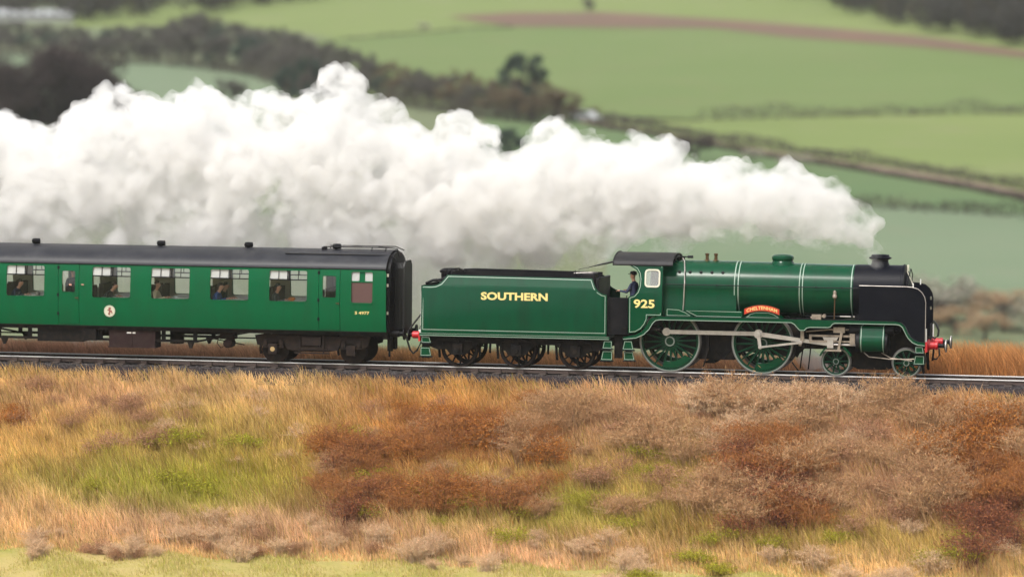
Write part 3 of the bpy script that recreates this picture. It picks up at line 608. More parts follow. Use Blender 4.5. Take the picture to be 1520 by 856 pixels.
# cylinders
def cylsec(grow=0.0):
    return [(-.65, .82-grow)] + [(-.93-(.35+grow)*math.cos(R(a)), 1.16+(.36+grow)*math.sin(R(a))) for a in range(-90, 41, 13)] + [(-1.17-grow, 1.55), (-1.1, 1.66+grow), (-.65, 1.66+grow)]
for s in (-1, 1):
    sec = [(-s*p[0] if s > 0 else p[0], p[1]) for p in cylsec()]
    cyl = part('cylinder', B().prism(sec, 3.22, 4.02, 'x'), LG, loco)
    sec2 = [(-s*p[0] if s > 0 else p[0], p[1]) for p in cylsec(.006)]
    for x in (3.25, 3.965): part('lining', B().prism(sec2, x, x+.025, 'x'), 'line_white', cyl)
    part('cylinder_cover', B().lathe([(.30, 3.08), (.33, 3.10), (.33, 3.23)], (0, s*.93, 1.12), 'x', 24), 'black', cyl)
    part('cylinder_cover', B().lathe([(.33, 4.01), (.33, 4.10), (.28, 4.13), (.1, 4.16)], (0, s*.93, 1.12), 'x', 24), 'black', cyl)
    part('valve_chest_cover', B().lathe([(.14, 2.85), (.17, 2.9), (.17, 3.23)], (0, s*.93, 1.52), 'x', 16), 'black', cyl)
    part('valve_chest_cover', B().lathe([(.17, 4.0), (.17, 4.3), (.10, 4.34), (.05, 4.5)], (0, s*.93, 1.52), 'x', 16), 'black', cyl)
    part('drain_pipe', B().tube([(3.3, s*.95, .82), (3.5, s*1.0, .66), (4.2, s*1.02, .60), (5.0, s*1.0, .62)], .018, 6).tube([(3.9, s*.95, .8), (4.2, s*1.0, .64), (4.9, s*1.02, .56)], .018, 6), 'oily_steel', cyl)
    part('slide_bar', B().box(1.58, 2.95, s*1.02-.05, s*1.02+.05, 1.28, 1.345).box(1.58, 2.95, s*1.02-.05, s*1.02+.05, 1.11, 1.16).box(1.56, 1.64, s*1.02-.055, s*1.02+.055, 1.10, 1.35).box(2.88, 3.05, s*1.02-.06, s*1.02+.06, 1.05, 1.4), 'oily_steel', loco)
    part('crosshead', B().prism([(2.05, 1.17), (2.45, 1.17), (2.5, 1.27), (2.0, 1.27)], s*1.02-.045, s*1.02+.045).box(2.15, 2.35, s*1.02-.06, s*1.02+.06, .92, 1.2).tube([(2.3, s*1.02, 1.03), (3.12, s*1.02, 1.03)], .04, 10), 'steel', loco)
    part('motion_bracket', B().prism([(2.48, .84), (2.56, .84), (2.66, 1.42), (2.58, 1.42)], s*1.12-.03, s*1.12+.03).box(2.1, 2.62, s*1.12-.04, s*1.12+.04, .82, .88), 'oily_steel', loco)
    part('motion_plate', B().box(1.3, 1.42, s*.7-.1, s*.7+.1, .9, 1.75), 'frame_black', loco)
    part('valve_rod', B().tube([(1.45, s*1.05, 1.44), (2.2, s*1.05, 1.52), (2.95, s*.97, 1.52)], .028, 8).box(2.35, 2.72, s*1.05-.05, s*1.05+.05, 1.42, 1.60).prism([(1.22, .98), (1.30, .96), (1.40, 1.2), (1.38, 1.5), (1.28, 1.5), (1.28, 1.22)], s*1.06-.03, s*1.06+.03), 'oily_steel', loco)
    # rods: both sides drawn at the same crank angle
    def rod(nm, p, q, y, h0, h1, th, e0, e1, mt):
        p, q = Vector(p), Vector(q); d = (q-p).normalized(); n_ = Vector((-d.y, d.x))
        poly = [tuple(p+n_*h0/2), tuple(p-n_*h0/2), tuple(q-n_*h1/2), tuple(q+n_*h1/2)]
        b = B().prism(poly, s*y-th/2, s*y+th/2)
        for c, e in ((p, e0), (q, e1)): b.lathe([(e, s*y-th/2-.012), (e, s*y+th/2+.012)], (c.x, 0, c.y), 'y', 18).lathe([(e*.45, s*y-th/2-.04), (e*.45, s*y+th/2+.03)], (c.x, 0, c.y), 'y', 12)
        return part(nm, b, mt, loco)
    pr = (-3.048+PIN[0], 1.0035+PIN[1]); pf = (PIN[0], 1.0035+PIN[1])
    rod('coupling_rod', pr, pf, .90, .13, .13, .06, .13, .14, 'steel')
    rod('connecting_rod', pf, (2.25, 1.03), 1.0, .15, .10, .07, .15, .09, 'steel')
    rod('return_crank', pf, (-.03, .90), 1.08, .12, .09, .04, .08, .065, 'steel')
    rod('eccentric_rod', (-.03, .90), (1.28, 1.08), 1.12, .055, .075, .04, .06, .06, 'steel')
for x in (-1.82, 1.16):
    for s in (-1, 1):
        xc_ = x-1.03 if x < 0 else x-1.16
        part('brake_block', B().prism(arcpts(xc_, 1.0, 1.10, -30, 12)+arcpts(xc_, 1.0, 1.02, 12, -30), s*.82, s*.70), 'frame_black', loco)
part('brake_beam', B().box(-1.9, -1.6, -.6, .6, .30, .36), 'frame_black', loco)
for pp in ([(-1.5, -.82, .75), (-1.3, -.82, .45), (-1.05, -.82, .72)], [(1.35, -.9, .95), (1.25, -.86, .22)], [(1.6, -.9, .95), (1.52, -.86, .2)], [(-1.75, -.82, .8), (-1.95, -.8, .15)], [(.98, -.85, .42), (1.2, -.85, .14)]):
    part('sand_pipe', B().tube(pp, .022), 'frame_black', loco)

# ------------------------------------------------------------------ tender
tender = thing('tender', (-8.12, 0, 0), 'green six-wheeled locomotive tender lettered SOUTHERN in yellow', 'tender')
def yt(z): return -1.25 + max(0, z-2.61)*.42
TS = [(-11.31, 1.14), (-5.08, 1.14), (-5.08, 2.50), (-5.22, 2.53), (-5.36, 2.61), (-5.47, 2.73), (-5.54, 2.88), (-5.60, 3.02), (-10.46, 3.05), (-10.55, 2.93), (-10.66, 2.80), (-10.80, 2.72), (-10.97, 2.695), (-11.31, 2.695)]
TI = [(-11.25, 1.245), (-5.135, 1.245), (-5.135, 2.46), (-5.25, 2.48), (-5.40, 2.57), (-5.52, 2.70), (-5.59, 2.86), (-5.64, 2.97), (-10.43, 3.0), (-10.52, 2.88), (-10.63, 2.745), (-10.79, 2.665), (-10.97, 2.64), (-11.25, 2.64)]
for s in (-1, 1):
    ts = part('side_sheet', B().sheet(TS, [], yt if s < 0 else (lambda z: -yt(z)-.015), .015, [2.61, 2.75, 2.9]), LG, tender)
    if s < 0:
        part('lining', B().line(TI, .022, yt, closed=True), 'line_white', ts)
        text('letter_shade', 'SOUTHERN', 'letter_shade', ts, -9.27, -7.03, 2.245, 2.505, -1.252, .035)
        text('lettering', 'SOUTHERN', 'cream', ts, -9.29, -7.05, 2.26, 2.52, -1.256, .035)
part('end_plate', B().box(-11.30, -11.27, -1.235, 1.235, 1.14, 2.70).box(-5.12, -5.09, -1.2, -.5, 1.2, 2.3).box(-5.5, -5.47, -1.1, 1.1, 1.4, 2.75), 'black', tender)
part('tank_top', B().box(-11.27, -5.5, -1.2, 1.2, 2.50, 2.56), 'black', tender)
part('coal_plate', B().prism([(-10.4, 2.56), (-5.62, 2.56), (-5.62, 3.13), (-10.0, 3.17), (-10.35, 3.15)], -.93, -.91).prism([(-10.4, 2.56), (-5.62, 2.56), (-5.62, 3.13), (-10.0, 3.17), (-10.35, 3.15)], .91, .93).box(-10.4, -10.37, -.91, .91, 2.56, 3.15), 'black', tender)
part('filler_pipe', B().lathe([(.28, 2.56), (.28, 3.05), (.33, 3.06), (.33, 3.12), (.2, 3.2)], (-10.68, .2, 0), 'z', 18), 'black', tender)
part('lifting_handle', B().tube([(-10.5, -.95, 3.06), (-10.35, -.95, 3.24), (-10.1, -.95, 3.26), (-9.9, -.95, 3.17)], .03), 'black', tender)
part('top_stay', B().tube([(-10.6, -.92, 3.0), (-10.5, -.92, 3.22)], .02), 'black', tender)
part('tool_locker', B().box(-5.98, -5.52, -1.06, -.5, 2.56, 3.16).box(-5.5, -5.38, -1.05, 1.05, 2.3, 3.02), 'black', tender, bevel=.02)
part('side_pipe', B().tube([(-11.2, -1.05, 2.75), (-10.95, -1.05, 2.86), (-10.7, -1.04, 2.88), (-10.5, -1.02, 2.96)], .045, 8), 'black', tender)
for x in (-8.1, -6.2): part('top_stay', B().tube([(x, -.92, 3.1), (x, -.92, 3.27)], .016, 6), 'black', tender)
part('fire_iron', B().tube([(-6.3, -.6, 3.16), (-5.5, -.6, 3.2)], .02), 'steel', tender)
tv = part('valance', B().box(-11.36, -4.98, -1.275, -1.245, 1.03, 1.135).box(-11.36, -4.98, 1.245, 1.275, 1.03, 1.135), LG, tender)
part('lining', B().line([(-11.34, 1.05), (-5.0, 1.05)], .02, lambda z: -1.275).line([(-11.34, 1.115), (-5.0, 1.115)], .012, lambda z: -1.275), 'line_white', tv)
part('footplate', B().box(-11.35, -4.98, -1.245, 1.245, 1.08, 1.135), 'black', tender)
TF = [(-11.2, 1.08), (-11.2, .72), (-10.75, .56)]
for x in (-10.1, -8.12, -6.14):
    TF += [(x-.42, .62), (x-.26, .42), (x+.26, .42), (x+.42, .62)]
    if x < -6.2: TF += [(x+.7, .80), (x+1.28, .80)]
TF += [(-5.4, .62), (-5.1, .72), (-5.1, 1.08)]
for s in (-1, 1):
    fo = part('frame_plate', B().sheet(TF, [], lambda z: s*1.03, .03), 'frame_black', tender)
    for x in (-10.1, -8.12, -6.14):
        part('axlebox', B().box(x-.17, x+.17, s*1.06-.08, s*1.06+.08, .42, .78).box(x-.21, x+.21, s*1.06-.05, s*1.06+.05, .42, .47).lathe([(.09, s*1.06-.11), (.09, s*1.06+.11)], (x, 0, .6), 'y', 14), 'frame_black', fo, bevel=.012)
        sp = B()
        for k in range(5): sp.box(x-.5+.08*k, x+.5-.08*k, s*1.09-.045, s*1.09+.045, .86+.025*k, .882+.025*k)
        sp.tube([(x-.5, s*1.09, .87), (x-.55, s*1.09, .72)], .02, 6).tube([(x+.5, s*1.09, .87), (x+.55, s*1.09, .72)], .02, 6).box(x-.06, x+.06, s*1.09-.055, s*1.09+.055, .8, 1.0)
        part('leaf_spring', sp, 'frame_black', fo)
        part('brake_hanger', B().prism([(x-.74, .85), (x-.66, .85), (x-.62, .3), (x-.70, .3)], s*.85, s*.80), 'frame_black', fo)
        part('brake_hanger', B().prism([(x+.66, .85), (x+.74, .85), (x+.72, .35), (x+.66, .35)], s*.85, s*.80), 'frame_black', fo)
bw, tw, hw = wheel_meshes(.61, 12, .055, .12, .05)
m1, m2 = bw.mesh('tender_wheel', 'frame_black'), tw.mesh('tyre', 'bogie_brown')
for x in (-10.1, -8.12, -6.14):
    for s in (-1, 1):
        o = part('tender_wheel', m1, None, tender, loc=(x, s*.755, .61)); link(bpy.data.objects.new('tyre', m2), o)
        if s > 0: o.rotation_euler.z = math.pi
    part('axle', B().tube([(x, -1.0, .6), (x, 1.0, .6)], .07, 12), 'frame_black', tender)
step_plate(tender, -11.30, -10.97, .80, 1.0, 1, -1.22); step_plate(tender, -11.33, -10.95, .36, .66, 1, -1.24)
step_plate(tender, -5.22, -4.90, .74, 1.0, -1, -1.22); step_plate(tender, -5.27, -4.88, .36, .68, -1, -1.24)
part('step_hanger', B().box(-11.28, -11.02, -1.21, -1.18, .3, 1.05).box(-5.18, -4.94, -1.21, -1.18, .3, 1.05), 'frame_black', tender)
part('rear_beam', B().box(-11.40, -11.34, -1.24, 1.24, .85, 1.14), 'red', tender)
for s in (-1, 1):
    bu = part('buffer', B().lathe([(.17, -11.40), (.17, -11.43), (.12, -11.45), (.12, -11.66), (.10, -11.68)], (0, s*.87, 1.03), 'x', 20), 'red', tender)
    part('buffer_head', B().lathe([(.07, -11.66), (.07, -11.75), (.20, -11.78), (.2, -11.81)], (0, s*.87, 1.03), 'x', 24), 'black', bu)
part('rear_handrail', B().tube([(-11.34, -1.2, 1.14), (-11.36, -1.22, 1.22)], .04).tube([(-11.36, -1.0, 1.2), (-11.36, -1.0, 2.5)], .016), 'white', tender)
part('brake_pipe', B().tube([(-11.42, -.35, 1.0), (-11.5, -.4, .75), (-11.62, -.45, .48), (-11.75, -.47, .38), (-11.85, -.48, .5), (-11.95, -.48, .8), (-12.0, -.48, 1.0)], .032, 8), 'rubber', tender)
part('jumper_cable', B().tube([(-11.36, -.9, 1.75), (-11.6, -.9, 1.45), (-11.82, -.9, 1.15)], .03, 8), 'rubber', tender)
# coal
V = []; n = 900
ic = np.array([(1, 0, -.4), (-.5, .87, -.4), (-.5, -.87, -.4), (0, 0, .9)])
X = np.random.uniform(-10.2, -6.1, n); Y = np.random.uniform(-.8, .8, n); Zc = 2.60+.38*np.clip(1-np.abs(Y)/1.0, 0, 1)*np.random.uniform(.4, 1, n)
Vv = np.array([X, Y, Zc]).T[:, None]+ic[None]*np.random.uniform(.06, .16, (n, 4, 1))*np.random.uniform(.7, 1.3, (n, 4, 3)); k = np.arange(n)[:, None]*4
tag(link(bpy.data.objects.new('coal', np_mesh('coal', Vv.reshape(-1, 3), None, np.concatenate([k+np.array(t) for t in ((0, 1, 3), (1, 2, 3), (2, 0, 3), (2, 1, 0))]), None, 'coal'))), 'black lump coal heaped inside the tender', 'coal', kind='stuff')

# ------------------------------------------------------------------ coach
CG = 'coach_green'
coach = thing('railway_coach', (-22.3, 0, 0), 'green passenger coach with dark roof, opening-vent windows and round white emblem', 'railway coach')
XL, XR = -32.15, -12.47
def yc(z): return -float(np.interp(z, [1.1, 1.35, 1.75, 2.1, 2.6, 2.9, 3.18, 3.3], [1.325, 1.375, 1.405, 1.41, 1.40, 1.375, 1.325, 1.295]))
WINX = [(-29.76, -28.41), (-27.70, -26.35), (-25.64, -24.29), (-22.62, -21.27), (-20.56, -19.21), (-18.51, -17.17), (-16.47, -15.16)]
TOI = [(-13.66, -12.92)]
DOORS = [(-31.0, -30.27), (-23.81, -23.07), (-14.77, -14.03)]
ZW0, ZW1 = 2.075, 3.115
DW = [(d[0]+.13, d[1]-.13) for d in DOORS]
holes = [rrect(a, c, ZW0, ZW1, .07) for a, c in WINX+TOI]
dholes = [[(d[0], 1.16), (d[1], 1.16), (d[1], 3.19), (d[0], 3.19)] for d in DOORS]
LV = [1.35, 1.75, 2.1, 2.6, 2.9, 3.18]
walls = []
for s in (-1, 1):
    f = yc if s < 0 else (lambda z: -yc(z)-.05)
    walls.append(part('side_wall', B().sheet([(XL, 1.13), (XR, 1.13), (XR+.0, 3.0), (XR-.02, 3.12), (XR-.08, 3.20), (XR-.15, 3.22), (XL+.08, 3.22), (XL, 3.12)], holes+dholes, f, .05, LV), CG, coach))
# inner lining
part('inner_lining', B().sheet([(XL+.05, 1.25), (XR-.05, 1.25), (XR-.05, 3.2), (XL+.05, 3.2)], [rrect(a-.005, c+.005, ZW0-.005, ZW1+.005, .07) for a, c in WINX+TOI]+[rrect(a, c, 2.23, 2.97, .05) for a, c in DW], lambda z: yc(z)+.075, .01, LV)
     .sheet([(XL+.05, 1.25), (XR-.05, 1.25), (XR-.05, 3.2), (XL+.05, 3.2)], [rrect(a-.005, c+.005, ZW0-.005, ZW1+.005, .07) for a, c in WINX+TOI]+[rrect(a, c, 2.23, 2.97, .05) for a, c in DW], lambda z: -yc(z)-.085, .01, LV), 'interior', coach)
def sgn(f, s, extra): return (lambda z: f(z)-extra) if s < 0 else (lambda z: -f(z)+extra)
for s, wl in ((-1, walls[0]), (1, walls[1])):
    for i, (a, c) in enumerate(WINX):
        m_ = (a+c)/2; zt = 2.80
        panes = []
        fr = B().sheet(rrect(a-.03, c+.03, ZW0-.03, ZW1+.03, .10), [rrect(a+.012, c-.012, ZW0+.012, ZW1-.012, .06)], sgn(yc, s, .008 if s < 0 else .0), .012)
        w_ = part('window', fr, CG, coach)
        q = sgn(yc, s, -.03)
        bars = B().sheet([(a, zt-.018), (c, zt-.018), (c, zt+.018), (a, zt+.018)], [], q, .015)
        for x in (m_-.03 if i != 0 else m_, m_+.03): bars.sheet([(x-.017, zt+.018), (x+.017, zt+.018), (x+.017, ZW1), (x-.017, ZW1)], [], q, .015)
        for x in ((a+m_)/2-.01, (c+m_)/2+.01): bars.sheet([(x-.011, zt+.018), (x+.011, zt+.018), (x+.011, ZW1), (x-.011, ZW1)], [], q, .015)
        part('window_bar', bars, 'black', w_)
        part('window_pane', B().sheet(rrect(a, c, ZW0, zt, .05), [], sgn(yc, s, -.045), .006), 'glass', w_)
        for x0, x1, mm in ((a, (a+m_)/2, 'milk_glass' if s < 0 else 'glass'), ((a+m_)/2, m_, 'milk_glass' if s < 0 else 'glass'), (m_, (c+m_)/2, 'glass'), ((c+m_)/2, c, 'glass')):
            part('vent_pane', B().sheet(rrect(x0+.004, x1-.004, zt+.02, ZW1-.004, .03), [], sgn(yc, s, -.052), .006), mm, w_)
    for a, c in TOI:
        w_ = part('window', B().sheet(rrect(a-.05, c+.05, ZW0-.05, ZW1+.05, .10), [rrect(a+.01, c-.01, ZW0+.01, ZW1-.01, .06)], sgn(yc, s, .012 if s < 0 else 0), .012), CG, coach)
        m_ = (a+c)/2
        part('obscured_pane', B().sheet(rrect(a, c, ZW0, 2.76, .05), [], sgn(yc, s, -.04), .01), 'blind_brown', w_)
        part('vent_pane', B().sheet(rrect(a, m_-.1, 2.80, ZW1, .04), [], sgn(yc, s, -.04), .01), 'milk_glass', w_)
        part('vent_pane', B().sheet(rrect(m_+.1, c, 2.80, ZW1, .04), [], sgn(yc, s, -.04), .01), 'milk_glass', w_)
        part('window_bar', B().sheet([(m_-.09, 2.79), (m_+.09, 2.79), (m_+.09, ZW1), (m_-.09, ZW1)], [], sgn(yc, s, -.03), .02).sheet([(a, 2.755), (c, 2.755), (c, 2.8), (a, 2.8)], [], sgn(yc, s, -.026), .015), CG, w_)
    for (a, c), (da, dc) in zip(DOORS, DW):
        d = part('door', B().sheet([(a+.012, 1.17), (c-.012, 1.17), (c-.012, 3.18), (a+.012, 3.18)], [rrect(da, dc, 2.23, 2.97, .06)], sgn(yc, s, .004) if s < 0 else (lambda z: -yc(z)-.046), .05, LV), CG, coach)
        part('door_window', B().sheet(rrect(da-.01, dc+.01, 2.22, 2.98, .06), [], sgn(yc, s, -.035), .006), 'glass', d)
        part('window_frame', B().sheet(rrect(da-.025, dc+.025, 2.205, 2.995, .07), [rrect(da+.015, dc-.015, 2.245, 2.955, .05)], sgn(yc, s, .012), .012), CG, d)
        part('door_handle', B().box(c-.14, c-.03, s*1.43-.02, s*1.43+.02, 2.04, 2.07).lathe([(.03, s*1.41-.03), (.03, s*1.41+.02)], (c-.05, 0, 2.05), 'y', 10), 'brass', d)
        hg = B()
        for z in (1.52, 2.15, 3.06): hg.box(a-.035, a+.035, -1.0*0+s*abs(yc(z))-.025, s*abs(yc(z))+.025, z-.05, z+.05)
        part('hinge', hg, 'black', d)
# roof
rp_ = [(-1.335, 3.19), (-1.325, 3.24), (-1.28, 3.32), (-1.19, 3.42), (-1.05, 3.53), (-.85, 3.63), (-.6, 3.72), (-.3, 3.775), (0, 3.79)]
rp_ = rp_ + [(-p[0], p[1]) for p in reversed(rp_[:-1])]
roof = part('roof', B().prism(rp_+[(p[0]*.97, p[1]-.05) for p in reversed(rp_)], XL, XR-.02, 'x'), 'roof_grey', coach)
part('ceiling', B().box(XL+.1, XR-.1, -1.2, 1.2, 3.33, 3.35), 'ceiling_cream', coach)
part('gutter', B().tube([(XL, -1.345, 3.20), (XR-.05, -1.345, 3.20)], .016, 6).tube([(XL, 1.345, 3.20), (XR, 1.345, 3.20)], .016, 6), 'black', roof)
rv = B().lathe([(.03, -.14), (.085, -.11), (.095, 0), (.085, .10), (.10, .12), (.06, .15)], (0, 0, .10), 'x', 14).lathe([(.07, -.06), (.05, .06)], (0, 0, 0), 'z', 10).mesh('roof_ventilator', 'black')
for x in (-31, -29.2, -27.2, -24.98, -22.78, -20.56, -17.50, -14.45):
    if x in (-22.78,): continue
    o = part('roof_ventilator', rv, None, roof, loc=(x, -.25, 3.78)); o.rotation_euler.z = R(25)
part('roof_pipe', B().tube([(-16.05, -.86, 3.645), (-12.9, -.86, 3.645), (-12.45, -.8, 3.62), (-12.30, -.75, 3.5)], .025, 6)
     .tube([(-14.9, -.35, 3.78), (-14.87, -.35, 3.87), (-12.62, -.35, 3.87), (-12.33, -.4, 3.84), (-12.26, -.42, 3.55)], .02, 6).tube([(-14.85, .5, 3.76), (-14.85, .5, 3.87), (-12.6, .5, 3.87), (-12.3, .5, 3.75)], .02, 6)
     .tube([(-13.0, -.35, 3.87), (-13.0, .5, 3.87)], .018, 6).tube([(-12.72, -.35, 3.87), (-12.75, -.35, 3.74)], .018, 6).tube([(-13.2, -.35, 3.87), (-13.22, -.35, 3.76)], .018, 6).box(-14.92, -14.76, -.42, -.28, 3.76, 3.86), 'black', roof)
lamp = B()
# ends and gangway
ep = [(p[0]*.985, p[1]-.02) for p in rp_]; ep = [(-1.31, 1.13), (1.31, 1.13), (1.36, 1.5), (1.39, 2.1), (1.38, 2.6), (1.31, 3.18)]+list(reversed(ep))[1:-1]+[(-1.31, 3.18), (-1.38, 2.6), (-1.39, 2.1), (-1.36, 1.5)]
for x, sg in ((XR, 1), (XL, -1)):
    en = part('end_wall', B().prism(ep, x-.06*sg, x-.01*sg, 'x'), 'black', coach)
    en2 = [(p[0]*.90, 1.13+(p[1]-1.13)*.985) for p in ep]
    part('end_panel', B().prism(en2, x-.012*sg, x+.09*sg, 'x'), 'black', en)
    g = B()
    for k in range(6): g.prism([(-.5, 1.16), (.5, 1.16), (.5, 3.2), (.35, 3.36), (-.35, 3.36), (-.5, 3.2)], x+(.09+.05*k)*sg, x+(.09+.05*k+.025)*sg, 'x').prism([(-.44, 1.2), (.44, 1.2), (.44, 3.15), (.3, 3.3), (-.3, 3.3), (-.44, 3.15)], x+(.09+.05*k+.025)*sg, x+(.14+.05*k)*sg, 'x')
    g.prism([(-.56, 1.08), (.56, 1.08), (.56, 3.26), (.4, 3.44), (-.4, 3.44), (-.56, 3.26)], x+.39*sg, x+.43*sg, 'x')
    part('gangway', g, 'rubber', en)
    hr = B()
    for z in (1.55, 2.0, 2.45, 2.9): hr.box(x, x+.13*sg, -1.2, -.95, z, z+.025)
    hr.tube([(x+.09*sg, -.75, 1.3), (x+.14*sg, -.75, 2.0), (x+.12*sg, -.75, 3.4)], .02, 6).tube([(x+.09*sg, -1.15, 2.4), (x+.1*sg, -1.15, 3.2)], .014, 6)
    part('end_step', hr, 'black', en)
    for z, yy in ((1.7, -1.22), (2.62, -1.24), (2.95, -1.22), (1.9, -1.0)): part('end_bracket', B().box(x-.01*sg, x+.05*sg, yy-.03, yy+.03, z, z+.1), 'cream_pale', en)
    for s in (-1, 1):
        bu = part('buffer', B().lathe([(.17, 0), (.17, .04), (.11, .06), (.11, .34), (.08, .36), (.08, .46), (.2, .49), (.205, .53)], (0, s*.87, 1.05), 'x', 20) if sg > 0 else B().lathe([(.17, 0), (.17, -.04), (.11, -.06), (.11, -.34), (.2, -.49), (.205, -.53)], (0, s*.87, 1.05), 'x', 20), 'black', coach)
        bu.location.x += x
    part('headstock', B().box(x-.12*sg, x+.02*sg, -1.25, 1.25, .88, 1.14).box(x-.1*sg, x+.05*sg, -.75, -.55, .45, .9).box(x+.02*sg, x+.12*sg, -.5, -.2, .5, 1.0).box(x+.0*sg, x+.06*sg, -1.0, -.93, .28, .9), 'frame_black', coach)
# floor, solebar, underframe
part('floor', B().box(XL+.05, XR-.05, -1.3, 1.3, 1.16, 1.24), 'wood_dark', coach)
part('solebar', B().box(XL+.02, XR-.02, -1.28, -1.22, .99, 1.128).box(XL+.02, XR-.02, 1.22, 1.28, .99, 1.128).box(XL, XR, -1.345, -1.28, 1.10, 1.128), 'frame_black', coach)
tr = B()
for s in (-1, 1):
    y = s*1.1
    tr.box(-26.1, -19.0, y-.04, y+.04, .62, .70).prism([(-19.05, .62), (-19.0, .70), (-17.3, 1.0), (-17.1, 1.0)], y-.035, y+.035).prism([(-26.05, .62), (-26.1, .70), (-27.8, 1.0), (-28.0, 1.0)], y-.035, y+.035)
    for x in (-26.0, -24.9, -22.4, -20.2, -19.1): tr.box(x-.06, x+.06, y-.05, y+.05, .62, 1.0)
    for x in (-25.8, -19.25): tr.prism([(x-.12, .64), (x+.12, .64), (x+.03, .42), (x-.03, .42)], y-.05, y+.05)
    tr.box(-23.0, -22.5, y-.2, y+.2, .62, 1.0)
part('truss_frame', tr, 'frame_black', coach)
bb = part('battery_box', B().box(-22.08, -20.46, -1.22, -.55, .40, 1.02), 'box_brown', coach, bevel=.015)
part('box_label', B().box(-21.45, -21.15, -1.226, -1.219, .88, .93), 'white', bb)
part('box_rib', B().box(-22.1, -20.44, -1.24, -1.22, .40, .44).box(-21.29, -21.25, -1.235, -1.22, .44, 1.0).box(-22.1, -20.44, -1.24, -1.22, .98, 1.02), 'box_brown', bb)
part('battery_box', B().box(-24.6, -22.98, -1.22, -.5, .56, 1.0), 'frame_black', coach, bevel=.015)
part('vacuum_cylinder', B().lathe([(.2, .5), (.24, .52), (.24, .95), (.2, 1.0)], (-20.0, -.2, 0), 'z', 18).box(-19.9, -18.5, -.5, .4, .85, 1.0), 'frame_black', coach)
part('dynamo', B().lathe([(.08, -1.0), (.15, -.97), (.16, -.5), (.1, -.45)], (-18.02, 0, .60), 'y', 20).tube([(-18.3, -.95, .95), (-18.38, -.95, .6), (-18.25, -.95, .45), (-18.15, -.95, .5)], .015, 6).box(-18.3, -17.8, -.9, -.5, .74, 1.0), 'box_brown', coach)
part('brake_rod', B().tube([(-27, -.3, .75), (-17, -.3, .75)], .025, 6).tube([(-19.0, -.7, .8), (-17.5, -.7, .55)], .02, 6), 'frame_black', coach)
# bogies
def coach_bogie(xc):
    sf = [(-1.98, .92), (-1.9, .60), (-1.75, .56), (-1.5, .60), (-1.36, .70), (-1.0, .72), (-.85, .46), (-.55, .40), (.55, .40), (.85, .46), (1.0, .72), (1.36, .70), (1.5, .60), (1.75, .56), (1.9, .6), (1.98, .92), (1.6, .98), (1.0, .93), (-1.0, .93), (-1.6, .98)]
    for s in (-1, 1):
        f = part('bogie_frame', B().prism([(xc+p[0], p[1]) for p in sf], s*1.06, s*1.0), 'bogie_brown', coach)
        sp = B()
        for k in range(5): sp.box(xc-.62+.1*k, xc+.62-.1*k, s*1.10-.05, s*1.10+.05, .46+.03*k, .485+.03*k)
        part('leaf_spring', sp, 'bogie_brown', f)
        part('bolster', B().box(xc-.32, xc+.32, s*1.1-.09, s*1.1+.09, .62, .9).box(xc-.42, xc-.38, s*1.14-.02, s*1.14+.02, .38, .95).box(xc+.38, xc+.42, s*1.14-.02, s*1.14+.02, .38, .95).box(xc-.6, xc+.6, s*1.12-.03, s*1.12+.03, .34, .38), 'bogie_brown', f)
        for dx in (-1.34, 1.34):
            a = part('axlebox', B().box(xc+dx-.15, xc+dx+.15, s*1.08-.1, s*1.08+.1, .30, .64).box(xc+dx-.36, xc+dx+.36, s*1.05-.06, s*1.05+.06, .5, .56).lathe([(.09, -.1), (.09, .12)], (xc+dx-.27, s*1.05, .66), 'z', 12).lathe([(.09, -.1), (.09, .12)], (xc+dx+.27, s*1.05, .66), 'z', 12), 'bogie_brown', f, bevel=.01)
            part('axlebox_cover', B().lathe([(.08, s*1.18-.012), (.075, s*1.18+.012)], (xc+dx, 0, .47), 'y', 16), 'yellow_disc' if (dx < 0 and s < 0 and xc > -20) else 'bogie_brown', a)
            part('brake_block', B().prism(arcpts(xc+dx, .457, .50, 150, 200)+arcpts(xc+dx, .457, .56, 200, 150), s*.82, s*.70), 'bogie_brown', f)
    for dx in (-1.34, 1.34):
        for s in (-1, 1):
            o = part('coach_wheel', cwm, None, coach, loc=(xc+dx, s*.755, .457)); link(bpy.data.objects.new('tyre', cwt), o)
            if s > 0: o.rotation_euler.z = math.pi
        part('axle', B().tube([(xc+dx, -1.0, .457), (xc+dx, 1.0, .457)], .07, 12), 'frame_black', coach)
    part('bogie_crossbeam', B().box(xc-.4, xc+.4, -1.0, 1.0, .6, .98), 'frame_black', coach)
cwm = B().lathe([(.40, -.05), (.34, -.03), (.15, -.01), (.12, -.06), (.12, .06), (.15, .01), (.34, .03), (.40, .05)], axis='y', n=40).mesh('coach_wheel', 'bogie_brown')
cwt = B().lathe([(.40, -.065), (.457, -.065), (.46, .03), (.486, .045), (.483, .07), (.40, .07), (.40, -.065)], axis='y', n=48, cap=False).mesh('tyre', 'bogie_brown')
coach_bogie(-15.06); coach_bogie(-29.25)
